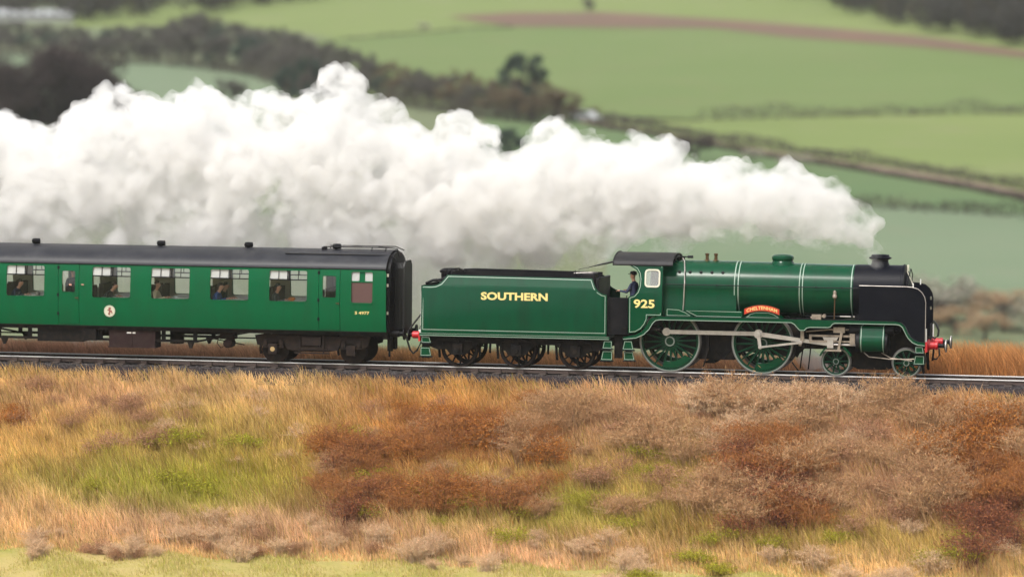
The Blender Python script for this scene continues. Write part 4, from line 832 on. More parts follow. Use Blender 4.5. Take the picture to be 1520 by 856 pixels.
# markings
em = part('emblem', B().lathe([(.195, -1.4165), (.195, -1.4085)], (-22.0, 0, 1.63), 'y', 40), 'cream_pale', coach)
em.location.y += .006
part('emblem_ring', B().lathe([(.172, -1.4135), (.172, -1.4165), (.18, -1.4165), (.18, -1.4135)], (-22.0, 0, 1.63), 'y', 40, cap=False), 'line_white', em)
lion = [(-.02, -.16), (.03, -.15), (.02, -.07), (.06, -.03), (.1, -.11), (.13, -.09), (.09, .02), (.03, .05), (.07, .10), (.03, .16), (-.05, .14), (-.03, .08), (-.09, .05), (-.08, .01), (-.03, .02), (-.02, -.05), (-.07, -.10), (-.05, -.13)]
part('emblem_lion', B().prism([(-22.0+x*.85, 1.63+z*.85) for x, z in lion], -1.418, -1.411), 'emblem_red', em)
text('coach_number', 'S 4977', 'cream', walls[0], -13.52, -13.03, 1.70, 1.80, yc(1.75)-.004, .015)
# interior
CP = [(-30.1, -30.06), (-24.04, -24.0), (-22.92, -22.88), (-14.98, -14.94), (-13.95, -13.91), (-31.2, -31.16)]
for a, c in CP: part('partition', B().box(a, c, -1.25, -.38, 1.24, 3.31).box(a, c, .38, 1.25, 1.24, 3.31).box(a, c, -.38, .38, 3.0, 3.33), 'interior', coach)
part('lavatory_wall', B().box(-13.9, -12.6, -.45, -.41, 1.24, 3.33), 'interior', coach)
seat = B().box(-.06, .44, -.46, .46, .32, .48).box(-.12, .02, -.46, .46, .48, 1.18).box(-.10, .40, -.42, .42, .05, .30).box(-.13, .03, -.48, -.42, .3, 1.2).box(-.13, .03, .42, .48, .3, 1.2).mesh('seat', 'seat_cloth')
tab = B().box(-.42, .42, -.52, .48, .80, .835).box(-.03, .03, .1, .2, 0, .8).box(-.2, .2, .08, .22, 0, .04).mesh('table', 'white')
for a, c in WINX:
    m_ = (a+c)/2
    for s in (-1, 1):
        for d in (-1, 1):
            o = part('seat', seat, None, coach, loc=(m_-d*.86, s*.82, 1.24)); o.rotation_euler.z = 0 if d > 0 else math.pi
        o = part('table', tab, None, coach, loc=(m_, s*.80, 1.24)); o.rotation_euler.z = 0 if s < 0 else math.pi
part('luggage_rack', B().tube([(XL+2, -1.05, 3.14), (XR-2.6, -1.05, 3.14)], .015, 6).tube([(XL+2, 1.05, 3.14), (XR-2.6, 1.05, 3.14)], .015, 6), 'steel', coach)

# ------------------------------------------------------------------ people
mat('skin', (0.48, 0.25, 0.17), 0.55); mat('navy', (0.012, 0.016, 0.045), 0.85); mat('blue_cloth', (0.03, 0.07, 0.25), 0.85); mat('charcoal', (0.014, 0.013, 0.016), 0.9)
mat('cream_cloth', (0.62, 0.52, 0.36), 0.85); mat('grey_cloth', (0.05, 0.05, 0.058), 0.85); mat('hair_brown', (0.045, 0.022, 0.012), 0.7); mat('hair_dark', (0.012, 0.009, 0.008), 0.7); mat('hair_red', (0.22, 0.05, 0.02), 0.7); mat('overall_blue', (0.02, 0.025, 0.06), 0.8)
def person(loc, rz, top, trousers, hair, label, pose='sit', lean=.0, cap=False, arm=0.0):
    P = {}; E = []; Rr = {}
    def j(n, p, r, par=None):
        P[n] = Vector(p); Rr[n] = r
        if par: E.append((par, n))
    hz = .56 if pose == 'sit' else .93
    def up(x, y, z): return (x+lean*max(0, z-hz), y, z-abs(lean)*.25*max(0, z-hz))
    j('pelvis', (0, 0, hz), .135); j('waist', up(.0, 0, hz+.2), .12, 'pelvis'); j('chest', up(.01, 0, hz+.40), .14, 'waist'); j('collar', up(.01, 0, hz+.52), .09, 'chest')
    j('neck', up(.03, 0, hz+.60), .052, 'collar'); j('jaw', up(.055, 0, hz+.67), .066, 'neck'); j('face', up(.055, 0, hz+.75), .088, 'jaw'); j('skull', up(.04, 0, hz+.82), .07, 'face')
    j('nose', up(.155, 0, hz+.735), .014, 'face')
    for s in (-1, 1):
        n = 'l' if s > 0 else 'r'
        j(n+'ear', up(.05, s*.095, hz+.745), .016, 'face')
        j(n+'sh', up(.0, s*.175, hz+.47), .068, 'chest')
        if pose == 'sit': el = up(.13, s*.23, hz+.22); wr = (.40+lean*.2, s*.13, .87); pa = (.47+lean*.2, s*.11, .875); d = Vector((1, -.1*s, 0))
        else: el = up(.12+.05*arm, s*.25, hz+.20); wr = up(.34+.12*arm, s*.22, hz+.20+.12*arm); pa = up(.42+.12*arm, s*.21, hz+.21+.13*arm); d = Vector((1, 0, 0))
        j(n+'el', el, .047, n+'sh'); j(n+'wr', wr, .032, n+'el'); j(n+'pa', pa, .036, n+'wr')
        for k in range(4):
            o = Vector(pa)+d*.045+Vector((0, (k-1.5)*.021, 0)); L_ = (.045, .055, .05, .038)[k]
            j(n+'f%da' % k, o, .010, n+'pa'); j(n+'f%db' % k, o+d*L_*.8+Vector((0, 0, -.012)), .009, n+'f%da' % k); j(n+'f%dc' % k, o+d*L_*1.3+Vector((0, 0, -.035)), .007, n+'f%db' % k)
        o = Vector(pa)+Vector((0, -s*.035, .0)); j(n+'ta', o, .011, n+'pa'); j(n+'tb', o+d*.04+Vector((0, -s*.018, -.01)), .009, n+'ta')
        j(n+'hip', (.02, s*.095, hz-.02), .10, 'pelvis')
        if pose == 'sit': j(n+'kn', (.44, s*.10, .54), .066, n+'hip'); j(n+'an', (.42, s*.10, .10), .042, n+'kn'); j(n+'to', (.58, s*.11, .04), .034, n+'an')
        else: j(n+'kn', (.03, s*.10, .50), .066, n+'hip'); j(n+'an', (.0, s*.10, .09), .042, n+'kn'); j(n+'to', (.17, s*.12, .04), .036, n+'an')
    names = list(P); idx = {n: i for i, n in enumerate(names)}
    me = bpy.data.meshes.new('person'); me.from_pydata([P[n] for n in names], [(idx[a], idx[b_]) for a, b_ in E], [])
    ob = bpy.data.objects.new('tmp', me); COL.objects.link(ob)
    ob.modifiers.new('s', 'SKIN'); ob.modifiers.new('d', 'SUBSURF').levels = 1
    for n, i in idx.items():
        sv = me.skin_vertices[0].data[i]; r_ = Rr[n]; sv.radius = (r_, r_*1.25) if n in ('waist', 'chest', 'pelvis') else (r_, r_); sv.use_root = (n == 'pelvis')
    bpy.context.view_layer.update()
    nm = bpy.data.meshes.new_from_object(ob.evaluated_get(bpy.context.evaluated_depsgraph_get())); bpy.data.objects.remove(ob); nm.name = 'person'
    nm.materials.clear()
    for k in ('skin', top, trousers): nm.materials.append(MATS[k])
    co = np.array([P[n] for n in names])
    def zone(n): return 0 if n in ('neck', 'jaw', 'face', 'skull', 'nose', 'lear', 'rear', 'lpa', 'rpa') or (len(n) > 2 and n[1] in 'ft' and n[2:3] in '0123abc') else (2 if n[1:] in ('hip', 'kn', 'an', 'to') or n == 'pelvis' else 1)
    zn = [zone(n) for n in names]
    for p in nm.polygons: p.material_index = zn[int(np.argmin(((co-np.array(p.center))**2).sum(1)))]
    nm.shade_smooth()
    o = link(bpy.data.objects.new('person', nm)); o.location = loc; o.rotation_euler.z = rz; tag(o, label, 'person')
    h = B(); c = Vector(up(.035, 0, hz+.78)); vs = []; N, M = 12, 7
    for i in range(M):
        t = R(100)*i/(M-1)
        for k in range(N):
            a = 2*math.pi*k/N; rr = math.sin(t); z = math.cos(t); x = rr*math.cos(a); zz = z*.115
            if x > .4 and z < .55: x *= .55; zz += .03
            vs.append((c.x-.012+x*.108, c.y+rr*math.sin(a)*.098, c.z+zz+.012))
    h.add(vs, [(i*N+k, (i+1)*N+k, (i+1)*N+(k+1) % N, i*N+(k+1) % N) for i in range(M-1) for k in range(N)])
    if cap: h.lathe([(.115, -.0), (.12, .05), (.09, .085)], (c.x+.0, c.y, c.z+.02), 'z', 14).box(c.x+.08, c.x+.17, c.y-.07, c.y+.07, c.z+.015, c.z+.03)
    ho = bpy.data.objects.new('cap' if cap else 'hair', h.mesh('hair', hair)); link(ho, o)
    e = B()
    for s in (-1, 1):
        q = Vector(up(.135, s*.033, hz+.762)); e.lathe([(.004, -.008), (.010, 0), (.004, .008)], tuple(q), 'z', 8)
    link(bpy.data.objects.new('eyes', e.mesh('eyes', 'hair_dark')), o)
    return o
def wm(i): return sum(WINX[i])/2
FL = 1.24
person((wm(2)-.62, -.92, FL), R(-8), 'navy', 'charcoal', 'hair_brown', 'passenger in navy leaning over the table, window left of the emblem beyond the door', lean=.35)
person((-23.42, -1.0, FL+.0), R(-60), 'charcoal', 'charcoal', 'hair_red', 'red-haired passenger in black standing behind the coach door window with hands raised', 'stand', arm=1.0)
person((wm(3)-.45, -.92, FL), R(-6), 'charcoal', 'charcoal', 'hair_brown', 'passenger in black bent low over the table in the window above the emblem', lean=.55)
person((wm(4)-.70, -.94, FL), R(-10), 'cream_cloth', 'charcoal', 'hair_brown', 'passenger in a cream top with dark brown hair', lean=.12)
person((wm(5)-.66, -.94, FL), R(-6), 'blue_cloth', 'charcoal', 'hair_brown', 'passenger in a bright blue jacket reaching onto the table', lean=.28)
person((wm(5)-.62, -.50, FL), R(-6), 'charcoal', 'charcoal', 'hair_dark', 'passenger in black sitting on the aisle side of the blue jacket', lean=.30)
person((wm(6)-.66, -.92, FL), R(-4), 'grey_cloth', 'charcoal', 'hair_dark', 'passenger in grey at the window beside the lavatory-end coach door', lean=.22)
person((-4.28, -.62, 1.44), R(160), 'overall_blue', 'overall_blue', 'charcoal', 'engine driver in dark blue overalls and cap standing in the cab opening', 'stand', cap=True, arm=.3)
# things on the tables
mat('china', (0.8, 0.8, 0.78), 0.25); mat('orange_food', (0.6, 0.2, 0.04), 0.6)
def prop(nm, prof, x, y, m_, label): return tag(link(bpy.data.objects.new(nm, B().lathe(prof, axis='z', n=18).mesh(nm, m_))), label, nm.replace('_', ' ')), (x, y, FL+.836)
for nm, prof, x, y, m_, lb in (
    ('teapot', [(.05, 0), (.085, .03), (.095, .08), (.06, .13), (.02, .15), (.015, .17)], wm(2)+.32, -1.05, 'steel', 'shiny metal teapot on the table before the navy-clad passenger'),
    ('plate', [(.07, 0), (.13, .02), (.135, .025), (.07, .012)], wm(3)+.05, -1.1, 'china', 'white plate before the passenger bent low over the table'),
    ('tea_cup', [(.025, 0), (.045, .03), (.055, .07), (.05, .07)], wm(4)+.1, -1.05, 'china', 'white cup on the table before the cream-topped passenger'),
    ('plate', [(.07, 0), (.13, .02), (.135, .025), (.07, .012)], wm(5)+.2, -1.05, 'china', 'white plate before the passenger in bright blue'),
    ('fruit_bowl', [(.05, 0), (.12, .06), (.13, .08), (.08, .12)], wm(6)+.05, -1.08, 'orange_food', 'orange heaped bowl on the table before the grey-clad passenger')):
    o, l_ = prop(nm, prof, x, y, m_, lb); o.location = l_

# ------------------------------------------------------------------ vegetation helpers
rng = np.random.default_rng(11)
def leaf_cloud(C, size, aspect, cols, up=0.0):     # one quad per centre, random orientation
    n = len(C); d = rng.normal(size=(n, 3)); d[:, 2] += up; d /= np.linalg.norm(d, axis=1)[:, None]
    e = np.cross(d, rng.normal(size=(n, 3))); e /= np.linalg.norm(e, axis=1)[:, None]
    s = np.broadcast_to(np.asarray(size, float), (n,))[:, None]*rng.uniform(.6, 1.4, (n, 1))
    a, b_ = d*s, e*s*aspect
    V = np.stack([C-a*.5, C-a*.05+b_*.5, C+a*.5, C-a*.05-b_*.5], 1).reshape(-1, 3)
    return V, np.arange(n*4).reshape(-1, 4), np.repeat(cols, 4, 0)
def limb_tubes(paths, n=5):
    V = []; Q = []
    for pts, r0, r1 in paths:
        b = B().tube(pts, r0, n, r1); o = len(V); V += b.v; Q += [tuple(i+o for i in f) for f in b.f if len(f) == 4]
    return np.array(V), np.array(Q)
def jit(c, n, v=.25):
    c = np.array(c); return np.clip(c[None]*(1+rng.uniform(-v, v, (n, 1)))*(1+rng.uniform(-.08, .08, (n, 3))), 0, 1)

# ------------------------------------------------------------------ distant trees
def tree_variant(H, W, col1, col2, n, leaf=.34, low=.18, bark=(.05, .04, .035)):
    paths = [([(0, 0, -.4), (.05*H*.1, 0, H*.25), (0, .03*H, H*.55)], H*.035, H*.014)]; tips = []
    for k in range(16):
        a = rng.uniform(0, 6.28); z0 = H*rng.uniform(.05, .5); L_ = W*rng.uniform(.3, .55); z1 = z0+H*rng.uniform(.12, .42)
        mid = (math.cos(a)*L_*.5, math.sin(a)*L_*.5, (z0+z1)/2+.05*H); end = (math.cos(a)*L_, math.sin(a)*L_, z1); tips.append(end)
        paths.append(([(0, 0, z0), mid, end], H*.014, H*.004))
    tips += [(rng.normal()*.1*W, rng.normal()*.1*W, H*rng.uniform(.6, .85)) for _ in range(5)]
    tv, tq = limb_tubes(paths)
    trunk = np_mesh('trunk', tv, tq, None, np.tile(bark, (len(tv), 1)), 'twig')
    C = []
    for t in tips:
        r = W*rng.uniform(.13, .24); m_ = n//len(tips); q = rng.normal(size=(m_, 3)); q /= np.linalg.norm(q, axis=1)[:, None]; q *= (rng.uniform(0, 1, (m_, 1))**.45)*r*np.array([1, 1, .85]); C.append(q+np.array(t))
    C = np.concatenate(C); C = C[C[:, 2] > H*low*.6]; f = rng.uniform(0, 1, (len(C), 1)); cols = jit(col1, len(C))*(1-f)+jit(col2, len(C))*f
    v, q, c = leaf_cloud(C, leaf, .42, cols)
    return trunk, np_mesh('crown', v, q, None, c, 'plant')
TV = {
 'bare': [tree_variant(8, 7.0, (.085, .078, .07), (.11, .095, .08), 4200, low=.04) for _ in range(3)],
 'russet': [tree_variant(8, 6.5, (.13, .095, .06), (.15, .115, .07), 4200, low=.04) for _ in range(2)],
 'hazed_russet': [tree_variant(8, 6.5, (.34, .24, .15), (.40, .28, .17), 3000, low=.04) for _ in range(2)],  # russet lightened: valley haze put into the leaf colour
 'green': [tree_variant(8, 5.2, (.04, .06, .05), (.055, .08, .055), 4200, low=.1) for _ in range(2)],
 'dark': [tree_variant(9, 7.5, (.055, .04, .04), (.07, .052, .048), 5600, low=.05) for _ in range(2)],
 'bush': [tree_variant(4, 5.0, (.29, .285, .225), (.34, .31, .25), 1900, leaf=.26, low=.05) for _ in range(2)],  # leaves paled and greyed, with the valley haze put into their colour
}
def plant_tree(kind, p, height, wid, label, group, name='tree'):
    tm, cm = random.choice(TV[kind]); base = {'bare': 8, 'russet': 8, 'hazed_russet': 8, 'green': 8, 'dark': 9, 'bush': 4}[kind]
    e = thing(name, (p.x, p.y, p.z), label, 'bush' if name == 'bush' else 'tree', group, random.uniform(0, 6.28)); s = height/(base*.92); e.scale = (s*wid, s*wid, s)
    link(bpy.data.objects.new('trunk', tm), e); link(bpy.data.objects.new('crown', cm), e); return e
def ht_px(p, dpx): return max(1.5, dpx*(p-Vector((CX, CY, CZ))).length/FPX)
BT = curve([(-60, 30), (0, 32), (130, 42), (250, 34), (290, 20), (330, 32), (430, 42), (500, 70), (560, 92), (650, 104), (720, 112), (800, 118), (850, 150), (870, 165)])
BB = curve([(-60, 78), (0, 80), (130, 92), (250, 96), (330, 104), (410, 118), (480, 146), (560, 150), (640, 162), (720, 175), (800, 184), (870, 180)])
x = -60.0
while x < 868:
    for row in (0, 1):
        bx_ = x+random.uniform(-8, 8)+row*12; by = BB(bx_)-row*(BB(bx_)-BT(bx_))*.38+random.uniform(-2, 2); p = hill_at(bx_, by)
        dp = (by-BT(bx_))*random.uniform(.85, 1.1)*(0.72 if row == 0 else 1.0)
        kd = 'russet' if (bx_ > 520 and random.random() < .5) else ('green' if random.random() < .12 else 'bare')
        lb = {'bare': 'leafless grey-brown tree in the long belt of trees between the fields', 'russet': 'russet-brown tree in the long belt of trees between the fields', 'green': 'dark evergreen tree in the long belt of trees between the fields'}[kd]
        plant_tree(kd, p, ht_px(p, dp), random.uniform(.95, 1.35), lb, 'tree belt between the fields')
    x += 25
for px, tp, wd in ((-60, 95, 1.2), (-20, 88, 1.2), (20, 90, 1.25), (55, 80, 1.2), (88, 72, 1.15), (120, 92, 1.2), (152, 96, 1.1), (180, 118, 1.0), (35, 120, 1.2), (105, 125, 1.2), (-45, 130, 1.2)):
    p = hill_at(px, 215+random.uniform(-6, 6)); plant_tree('dark', p, ht_px(p, 215-tp), wd*.8, 'dark purple-brown leafless tree in the round clump above the coach steam', 'dark round tree clump')
for px, by, dp, kd, wd, lb in (
    (452, 158, 74, 'green', .95, 'tall dark green tree at the lower edge of the tree belt'),
    (425, 160, 62, 'green', .8, 'narrower dark green tree at the lower edge of the tree belt'),
    (345, 160, 42, 'bare', 1.1, 'lone leafless bush in the grey-green field below the tree belt'),
    (770, 172, 96, 'green', 1.0, 'round blue-green tree standing proud of the end of the tree belt'),
    (828, 182, 52, 'russet', 1.3, 'rounded russet tree at the end of the tree belt by the lane'),
    (1035, 238, 34, 'dark', 1.4, 'dark bush below the lane hedge beside the steam'),
    (1010, 230, 26, 'dark', 1.2, 'lower dark bush below the lane hedge beside the steam'),
    (1118, 240, 14, 'bush', 1.3, 'small grey-green bush below the lane, nearer the lone dark bush'),
    (1180, 254, 26, 'bush', 1.3, 'larger grey-green bush below the lane'),
    (755, 240, 50, 'green', 1.4, 'dark green thicket below the tree belt behind the steam'),
    (628, 46, 12, 'bush', 1.2, 'tiny lone bush on the thin hedge line of the high field'),
    (872, 18, 22, 'bare', 1.0, 'lone faint tree above the ploughed strip'),
    (1345, 478, 60, 'bush', 1.2, 'hazy grey bush in the valley nearest the buffers'), (1392, 486, 78, 'bush', 1.25, 'tallest hazy grey bush in the valley beyond the locomotive front'),
    (1440, 482, 52, 'bush', 1.3, 'hazy grey bush beside the tallest valley bush, away from the locomotive'), (1490, 492, 66, 'hazed_russet', 1.5, 'broad russet tree in the valley beyond the grey bushes'), (1545, 494, 60, 'bush', 1.3, 'hazy grey bush farthest along the valley from the locomotive'),
    (1462, 505, 44, 'hazed_russet', 1.7, 'wide low russet bush in front of the broad russet valley tree'),
    (1418, 498, 46, 'hazed_russet', 1.6, 'low russet bush in the valley below the grey bushes'), (1330, 495, 40, 'hazed_russet', 1.6, 'russet bush in the valley just behind the buffer beam')):
    p = hill_at(px, by); plant_tree(kd, p, ht_px(p, dp), wd, lb, None, 'bush' if dp < 50 or kd == 'bush' else 'tree')

def hedge(name, pts, h, wd, col1, col2, label, dens=60):
    P = [hill_at(*q) for q in pts]; C = []; cc = []; paths = []
    for a, b_ in zip(P[:-1], P[1:]):
        L_ = (b_-a).length; n = int(L_*dens); t = rng.uniform(0, 1, n); q = np.array(a)[None]*(1-t[:, None])+np.array(b_)[None]*t[:, None]
        q[:, :2] += rng.normal(size=(n, 2))*wd*.35; s_ = t*L_; top = h*(.8+.25*np.sin(s_/3.1+a.x)+.15*np.sin(s_/1.3)); q[:, 2] = hgt(q[:, 0], q[:, 1])+rng.uniform(0, 1, n)*top
        C.append(q)
        for k in range(int(L_/2.5)):
            m_ = a.lerp(b_, k*2.5/L_); z = float(hgt(m_.x, m_.y)); paths.append(([(m_.x, m_.y, z-.2), (m_.x+rng.normal()*.2, m_.y, z+h*.4), (m_.x+rng.normal()*.4, m_.y+rng.normal()*.3, z+h*.8)], .06, .02))
    C = np.concatenate(C); f = rng.uniform(0, 1, (len(C), 1)); o0 = P[0]
    e = thing(name, tuple(o0), label, 'hedge')
    v, q, c = leaf_cloud(C-np.array(o0), .34, .45, jit(col1, len(C))*(1-f)+jit(col2, len(C))*f); link(bpy.data.objects.new('foliage', np_mesh('foliage', v, q, None, c, 'plant')), e)
    tv, tq = limb_tubes(paths, 4); link(bpy.data.objects.new('stems', np_mesh('stems', tv-np.array(o0), tq, None, np.tile((.045, .036, .03), (len(tv), 1)), 'twig')), e)['kind'] = 'stuff'
hc1, hc2 = (.075, .068, .055), (.105, .085, .07)
hedge('hedgerow', [(1040, 180), (1130, 177), (1300, 172), (1420, 170), (1560, 169)], 1.9, 2.8, hc1, hc2, 'grey-brown hedgerow along the lower edge of the wide upper field')
hedge('hedgerow', [(856, 176), (900, 182), (960, 192), (1040, 205), (1140, 222), (1260, 239), (1360, 254), (1440, 267), (1560, 290)], 1.4, 2.2, hc1, hc2, 'dark hedgerow along the upper side of the sloping lane')
hedge('hedgerow', [(880, 190), (960, 201), (1040, 216), (1140, 234), (1260, 252), (1360, 269), (1440, 283), (1560, 307)], .8, 1.4, hc1, (.10, .07, .055), 'brownish hedgerow along the lower side of the sloping lane')
hedge('hedgerow', [(1180, 303), (1290, 309), (1400, 315), (1560, 327)], 1.8, 3.0, (.045, .038, .032), (.065, .05, .042), 'lowest hedgerow on the hill, behind the chimney steam')
hedge('undergrowth', [(q_, BB(q_)+1) for q_ in range(-60, 871, 45)], 2.6, 4.0, (.08, .075, .062), (.11, .09, .065), 'grey-brown undergrowth along the foot of the long tree belt', 90)
hedge('hedgerow', [(505, 61), (600, 53), (690, 45), (760, 43)], .7, 1.2, hc1, hc2, 'thin hedge line from the tree belt to the ploughed strip', 30)
hedge('hedgerow', [(900, 180), (960, 180.5), (1040, 181)], .4, .8, hc1, hc2, 'thin low hedge joining the lane to the upper field hedge', 40)
# far woods: one mass each
def wood(name, x0, x1, edge, n, label, depth=60):
    Ed = curve(edge); C = []; cc = []
    for _ in range(n):
        px = random.uniform(x0, x1); p = hill_at(px, Ed(px)-random.uniform(0, 1)**1.4*depth); H = random.uniform(6, 9); m_ = 230
        q = rng.normal(size=(m_, 3)); q /= np.linalg.norm(q, axis=1)[:, None]; q *= rng.uniform(.3, 1, (m_, 1))**.5*np.array([3.2, 3.2, H*.42]); q += np.array([p.x, p.y, float(hgt(p.x, p.y))+H*.5]); C.append(q)
        cc.append(jit((.05, .045, .038) if random.random() < .7 else (.06, .05, .032), m_, .3))
    v, q, c = leaf_cloud(np.concatenate(C), .9, .5, np.concatenate(cc)); tag(link(bpy.data.objects.new(name, np_mesh(name, v, q, None, c, 'plant'))), label, 'wood', kind='stuff')
wood('far_wood', 1165, 1700, [(1165, -4), (1260, 20), (1360, 46), (1480, 64), (1520, 74), (1700, 98)], 170, 'hazy grey wood on the skyline beyond the ploughed strip', 70)
wood('far_wood', -150, 470, [(-150, 30), (0, 30), (130, 34), (250, 27), (330, 19), (450, 4), (470, 0)], 150, 'hazy grey wood above the tree belt on the far hill', 45)

# ------------------------------------------------------------------ buildings and small far things
mat('cottage_wall', (0.5, 0.45, 0.38), 0.9, 0, .15, 1.0); mat('roof_slate', (0.2, 0.195, 0.19), 0.6, 0, .2, 1.5); mat('brick_wall', (0.30, 0.15, 0.10), 0.9, 0, .2, 2); mat('dark_glass', (0.02, 0.025, 0.03), 0.15); mat('shed_roof', (0.36, 0.37, 0.39), 0.5, 0, .1, .6); mat('shed_wall', (0.25, 0.25, 0.24), 0.8); mat('car_white', (0.42, 0.43, 0.43), 0.3); mat('pole_wood', (0.12, 0.10, 0.085), 0.9)
def house(name, p, rz, L_, W_, H, rise, wall, roofm, label, chim=True):
    e = thing(name, tuple(p), label, 'building', None, rz); q = lambda n, b, m_, par=e: link(bpy.data.objects.new(n, b.mesh(n, m_)), par)
    wl = q('wall', B().prism([(-W_/2, -1), (W_/2, -1), (W_/2, H), (0, H+rise), (-W_/2, H)], -L_/2, L_/2, 'x'), wall)
    k = .35; rr = B()
    for s in (-1, 1): rr.add([(-L_/2-.3, s*(W_/2+k), H-rise*k/(W_/2)+.06), (L_/2+.3, s*(W_/2+k), H-rise*k/(W_/2)+.06), (L_/2+.3, 0, H+rise+.06), (-L_/2-.3, 0, H+rise+.06)] + [(-L_/2-.3, s*(W_/2+k), H-rise*k/(W_/2)+.2), (L_/2+.3, s*(W_/2+k), H-rise*k/(W_/2)+.2), (L_/2+.3, 0, H+rise+.2), (-L_/2-.3, 0, H+rise+.2)], [(0, 1, 2, 3), (7, 6, 5, 4), (0, 4, 5, 1), (1, 5, 6, 2), (3, 2, 6, 7), (0, 3, 7, 4)])
    rf = q('roof', rr, roofm)
    if chim: q('chimney', B().box(L_*.3, L_*.3+.8, -.35, .35, H+rise-.5, H+rise+1.0), 'brick_wall', rf)
    for xx in np.arange(-L_/2+1.3, L_/2-.8, 2.4):
        w_ = q('window', B().box(xx-.5, xx+.5, -W_/2-.06, -W_/2-.005, 1.0, 2.1), 'white'); q('pane', B().box(xx-.4, xx+.4, -W_/2-.08, -W_/2-.055, 1.1, 2.0), 'dark_glass', w_)
    q('door', B().box(-L_/2-.06, -L_/2-.005, -.45, .45, 0, 2.0), 'wood_dark')
    return e
p = hill_at(50, 31); house('farm_shed', p, R(12), 17, 6, 1.2, .9, 'shed_wall', 'shed_roof', 'long low farm shed with a pale roof on the far hill', False)
p = hill_at(870, 181)
e = thing('parked_car', tuple(p), 'white car on the lane by the end of the tree belt', 'car', None, R(-25)); q = lambda n, b, m_, par=e: link(bpy.data.objects.new(n, b.mesh(n, m_)), par)
bd = q('body', B().prism([(-2, .3), (2, .3), (2.05, .75), (1.2, .9), (.7, 1.4), (-1.2, 1.42), (-1.9, .95), (-2.05, .8)], -.82, .82), 'car_white')
for s in (-1, 1): q('window', B().prism([(.95, .92), (.6, 1.33), (-1.1, 1.35), (-1.5, .95)], s*.825-.01, s*.825+.01), 'dark_glass', bd)
for xx in (-1.25, 1.3):
    for s in (-1, 1): q('wheel', B().lathe([(.32, s*.8-.1), (.34, s*.8), (.32, s*.8+.1)], (xx, 0, .33), 'y', 16), 'rubber')

# ------------------------------------------------------------------ near bank: grass
PAL = dict(tan=(.70, .48, .22), gold=(.66, .42, .12), green=(.29, .30, .03), lime=(.42, .43, .03), mauve=(.48, .28, .17), orange=(.48, .20, .045), dark=(.20, .07, .035), pink=(.70, .45, .28), olive=(.42, .33, .06))
PATCH = [  # photo px, radii in px, colour, weight
 (60, 560, 220, 14, 'gold', 1.2), (150, 600, 120, 45, 'mauve', 1.5), (330, 575, 220, 30, 'tan', 1.3), (60, 660, 90, 80, 'gold', .9), (300, 650, 140, 45, 'olive', 1.3), (230, 740, 170, 38, 'green', 2.0), (420, 690, 120, 50, 'olive', 1.1), (330, 715, 90, 25, 'lime', 1.4),
 (440, 620, 120, 60, 'tan', 1.0), (620, 640, 150, 90, 'orange', 1.9), (540, 720, 70, 50, 'dark', 1.4), (720, 590, 130, 40, 'gold', .8), (700, 740, 100, 50, 'olive', 1.0), (600, 750, 60, 25, 'tan', 1.0), (870, 620, 120, 60, 'mauve', 1.4), (1010, 577, 60, 8, 'lime', 2.2), (1340, 586, 110, 8, 'lime', 1.5), (830, 770, 160, 30, 'green', 1.5),
 (1000, 690, 90, 50, 'olive', 1.0), (1150, 610, 140, 60, 'pink', 1.8), (1150, 690, 70, 70, 'dark', 1.6), (1300, 640, 110, 70, 'mauve', 1.3), (1430, 650, 110, 50, 'orange', 1.6), (1300, 740, 130, 60, 'mauve', 1.1), (1480, 740, 80, 60, 'dark', 1.1), (1200, 800, 260, 25, 'olive', 1.2), (1050, 770, 80, 40, 'dark', .8),
 (300, 800, 280, 22, 'pink', 2.0), (760, 830, 160, 22, 'pink', 1.6), (60, 770, 80, 30, 'tan', 1.2), (1250, 845, 300, 18, 'tan', 1.4), (90, 850, 300, 14, 'lime', 1.2), (100, 835, 300, 8, 'tan', 1.4), (30, 548, 60, 5, 'lime', 1.5)]
PW = []
for a, b_, rx, ry, c, w_ in PATCH:
    p = ground_at(a, b_, 60.0); PW.append((p.x, p.y, rx/46, max(.5, ry/30), np.array(PAL[c]), w_))
def bank_col(X, Y):
    acc = np.tile(np.array(PAL['tan'])*.35+np.array(PAL['gold'])*.25+np.array(PAL['mauve'])*.25, (len(X), 1))*.5; wt = np.full(len(X), .5*.85)
    jx = X+rng.normal(size=len(X))*.5; jy = Y+rng.normal(size=len(X))*.25
    for x, y, rx, ry, c, w_ in PW:
        g = w_*np.exp(-((jx-x)/rx)**2-((jy-y)/ry)**2); acc += g[:, None]*c; wt += g
    base = acc/wt[:, None]
    k = np.array(list(PAL.values()))[rng.integers(0, len(PAL), len(X))]; f = (rng.uniform(0, 1, len(X)) < .2)[:, None]*.65
    pz = 0
    for sc_, am in ((.9, .16), (2.1, .15), (4.3, .12)):
        a_ = sc_*3.7; pz = pz+am*np.sin(X*sc_*1.3+1.7*np.sin(Y*sc_+a_))*np.sin(Y*sc_*1.9+1.3*np.sin(X*sc_*.8-a_))
    base = base*(1+pz*1.25)[:, None]*np.array([1, 1, 1])+(np.clip(-pz, 0, 1)[:, None]*np.array([.06, -.01, -.02])); base = np.clip(base, .01, 1)  # tone patches: plant variety plus shadow contrast put into the blade colour
    return (base*(1-f)+k*f)*rng.uniform(.7, 1.35, (len(X), 1))
